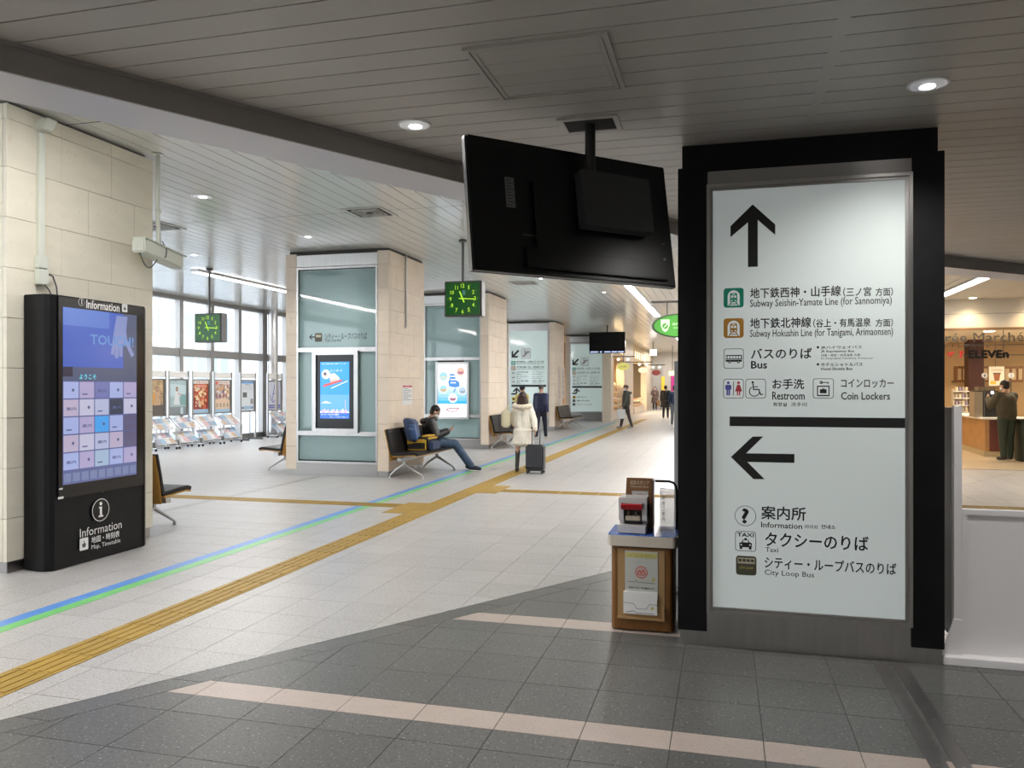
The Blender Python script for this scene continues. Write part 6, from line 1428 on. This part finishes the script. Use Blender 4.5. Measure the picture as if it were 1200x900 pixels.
put('handle', MB().tube([(cx-.075, cy+.03, .53), (cx-.075, cy+.03, .78), (cx+.075, cy+.03, .78), (cx+.075, cy+.03, .53)], .010, 6), ink, su)
for a_ in (-1, 1):
    for b_ in (-1, 1): put('wheel', MB().tube([(cx+a_*.14-.012, cy+b_*.08, .028), (cx+a_*.14+.012, cy+b_*.08, .028)], .028, 12).box(cx+a_*.14-.016, cy+b_*.08-.016, .028, cx+a_*.14+.016, cy+b_*.08+.016, .06), ink, su)
# man in navy jacket
J, s = standing(1.66, .16); q = atZ(634, 515)
person('man in a navy padded jacket and dark trousers walking away past the direction sign', (q.x, q.y, 0), head_to(.15, 1), J, s, dict(trousers=cl('navy_trousers', (.012, .014, .03)), jacket=cl('navy_puffer', (.025, .032, .085), .5), hair='crop', hairm=mat('hair_grey', (.06, .055, .05), .6), shoes=cl('shoe_beige', (.5, .46, .38)), jr=1.04, ridges=True), .012, .015)
J, s = standing(1.62, .1); q = (-6.05, 23.9)
person('person in a yellow jacket and black cap mostly hidden behind the woman in white', (q[0], q[1], 0), head_to(.3, 1), J, s, dict(trousers=cl('grey_trousers', (.06, .06, .07)), jacket=cl('yellow_jacket', (.62, .50, .12), .6), hair='crop', cap=cl('black_cap', (.012, .012, .016)), shoes=ink, jr=1.1), .013, .016)
# man in olive jacket
J, s = standing(1.66, .19, dict(face=(0, 1, -.1))); q = atZ(734, 502)
person('man in an olive hooded jacket and white mask walking left past the lit shop', (q.x, q.y, 0), head_to(-1, -.35), J, s, dict(trousers=cl('brown_trousers', (.05, .042, .04)), jacket=cl('olive', (.07, .075, .06), .7), hair='crop', cap=cl('brown_cap', (.12, .07, .06)), mask=mask_m, shoes=cl('sneaker_grey', (.35, .34, .33)), jr=1.24, hood=cl('olive', (0, 0, 0))), .013, .016)
bg_ = thing('carrier_bag', 'white carrier bag held by the man in the olive jacket', 'bag', (q.x-.1, q.y-.25, .45)); put('bag_body', MB().box(q.x-.32, q.y-.34, .38, q.x-.0, q.y-.24, .74), cl('white_bag', (.6, .6, .6), .6), bg_, bevel=.02); put('handles', MB().tube([(q.x-.25, q.y-.29, .74), (q.x-.16, q.y-.29, .86), (q.x-.07, q.y-.29, .74)], .008, 6), ink_g, bg_)
# far woman
J, s = standing(1.62, .05, dict(wr_r=(.05, .22, 1.12), el_r=(.24, .05, 1.08))); q = atZ(767.5, 480.5)
person('woman in a brown coat and white mask standing at the far end of the passage', (q.x, q.y, 0), head_to(.1, -1), J, s, dict(trousers=cl('black_tights', (.012, .01, .012)), jacket=cl('brown_coat', (.09, .06, .055)), hem=(.52, .24), top='coat', hair='long', mask=mask_m, shoes=ink), .016, .02)
J, s = standing(1.66, .12); q = atZ(780, 490.5)
person('person in a long black coat walking away down the passage', (q.x, q.y, 0), head_to(.05, 1), J, s, dict(trousers=cl('black_trousers', (.01, .01, .012)), jacket=cl('black_coat', (.012, .012, .014)), hem=(.60, .25), top='coat', hair='short', shoes=ink, jr=1.22), .014, .018)
hb_ = thing('handbag', 'tan handbag at the left side of the person in the long black coat', 'bag', (q.x-.36, q.y, .75)); put('bag_body', MB().box(q.x-.42, q.y-.12, .62, q.x-.30, q.y+.14, .92), cl('tan_bag', (.40, .22, .07)), hb_, bevel=.02); put('handle', MB().tube([(q.x-.36, q.y-.08, .92), (q.x-.36, q.y, 1.04), (q.x-.36, q.y+.1, .92)], .008, 6), cl('tan_bag', (0, 0, 0)), hb_)
J, s = standing(1.64, .18); q = atZ(790.5, 498)
person('person in a dark blue jacket and grey trousers half hidden by the black sign pillar', (q.x, q.y, 0), head_to(0, 1), J, s, dict(trousers=cl('slate_trousers', (.12, .14, .16)), jacket=cl('dark_blue', (.02, .035, .08)), hair='short', shoes=ink), .014, .018)
# man in the shop
J, s = standing(1.74, .03, dict(el_l=(-.25, .18, 1.18), wr_l=(-.16, .38, 1.34), el_r=(.24, .18, 1.16), wr_r=(.10, .36, 1.30), face=(-.35, 1, -.15)), lean=.05); q = atZ(1180, 540)
sp_ = person('customer in an olive-brown jacket and green trousers using the coffee machine', (q.x, q.y, 0), head_to(-.35, 1), J, s, dict(trousers=cl('green_trousers', (.03, .045, .028)), jacket=cl('olive_brown', (.065, .055, .03), .7, noise=.15), hair='short', mask=mask_m, shoes=cl('boot', (0, 0, 0)), jr=1.22, tr=1.1), .011, .014)
sh = Sheet((-.1, -.185, 1.27), (1, 0, 0), (0, 0, 1), .004); sh.rect(0, 0, .2, .07, mat('jacket_patch', (.16, .15, .14), .6)); ptch = sh.done('back_patch', sp_)
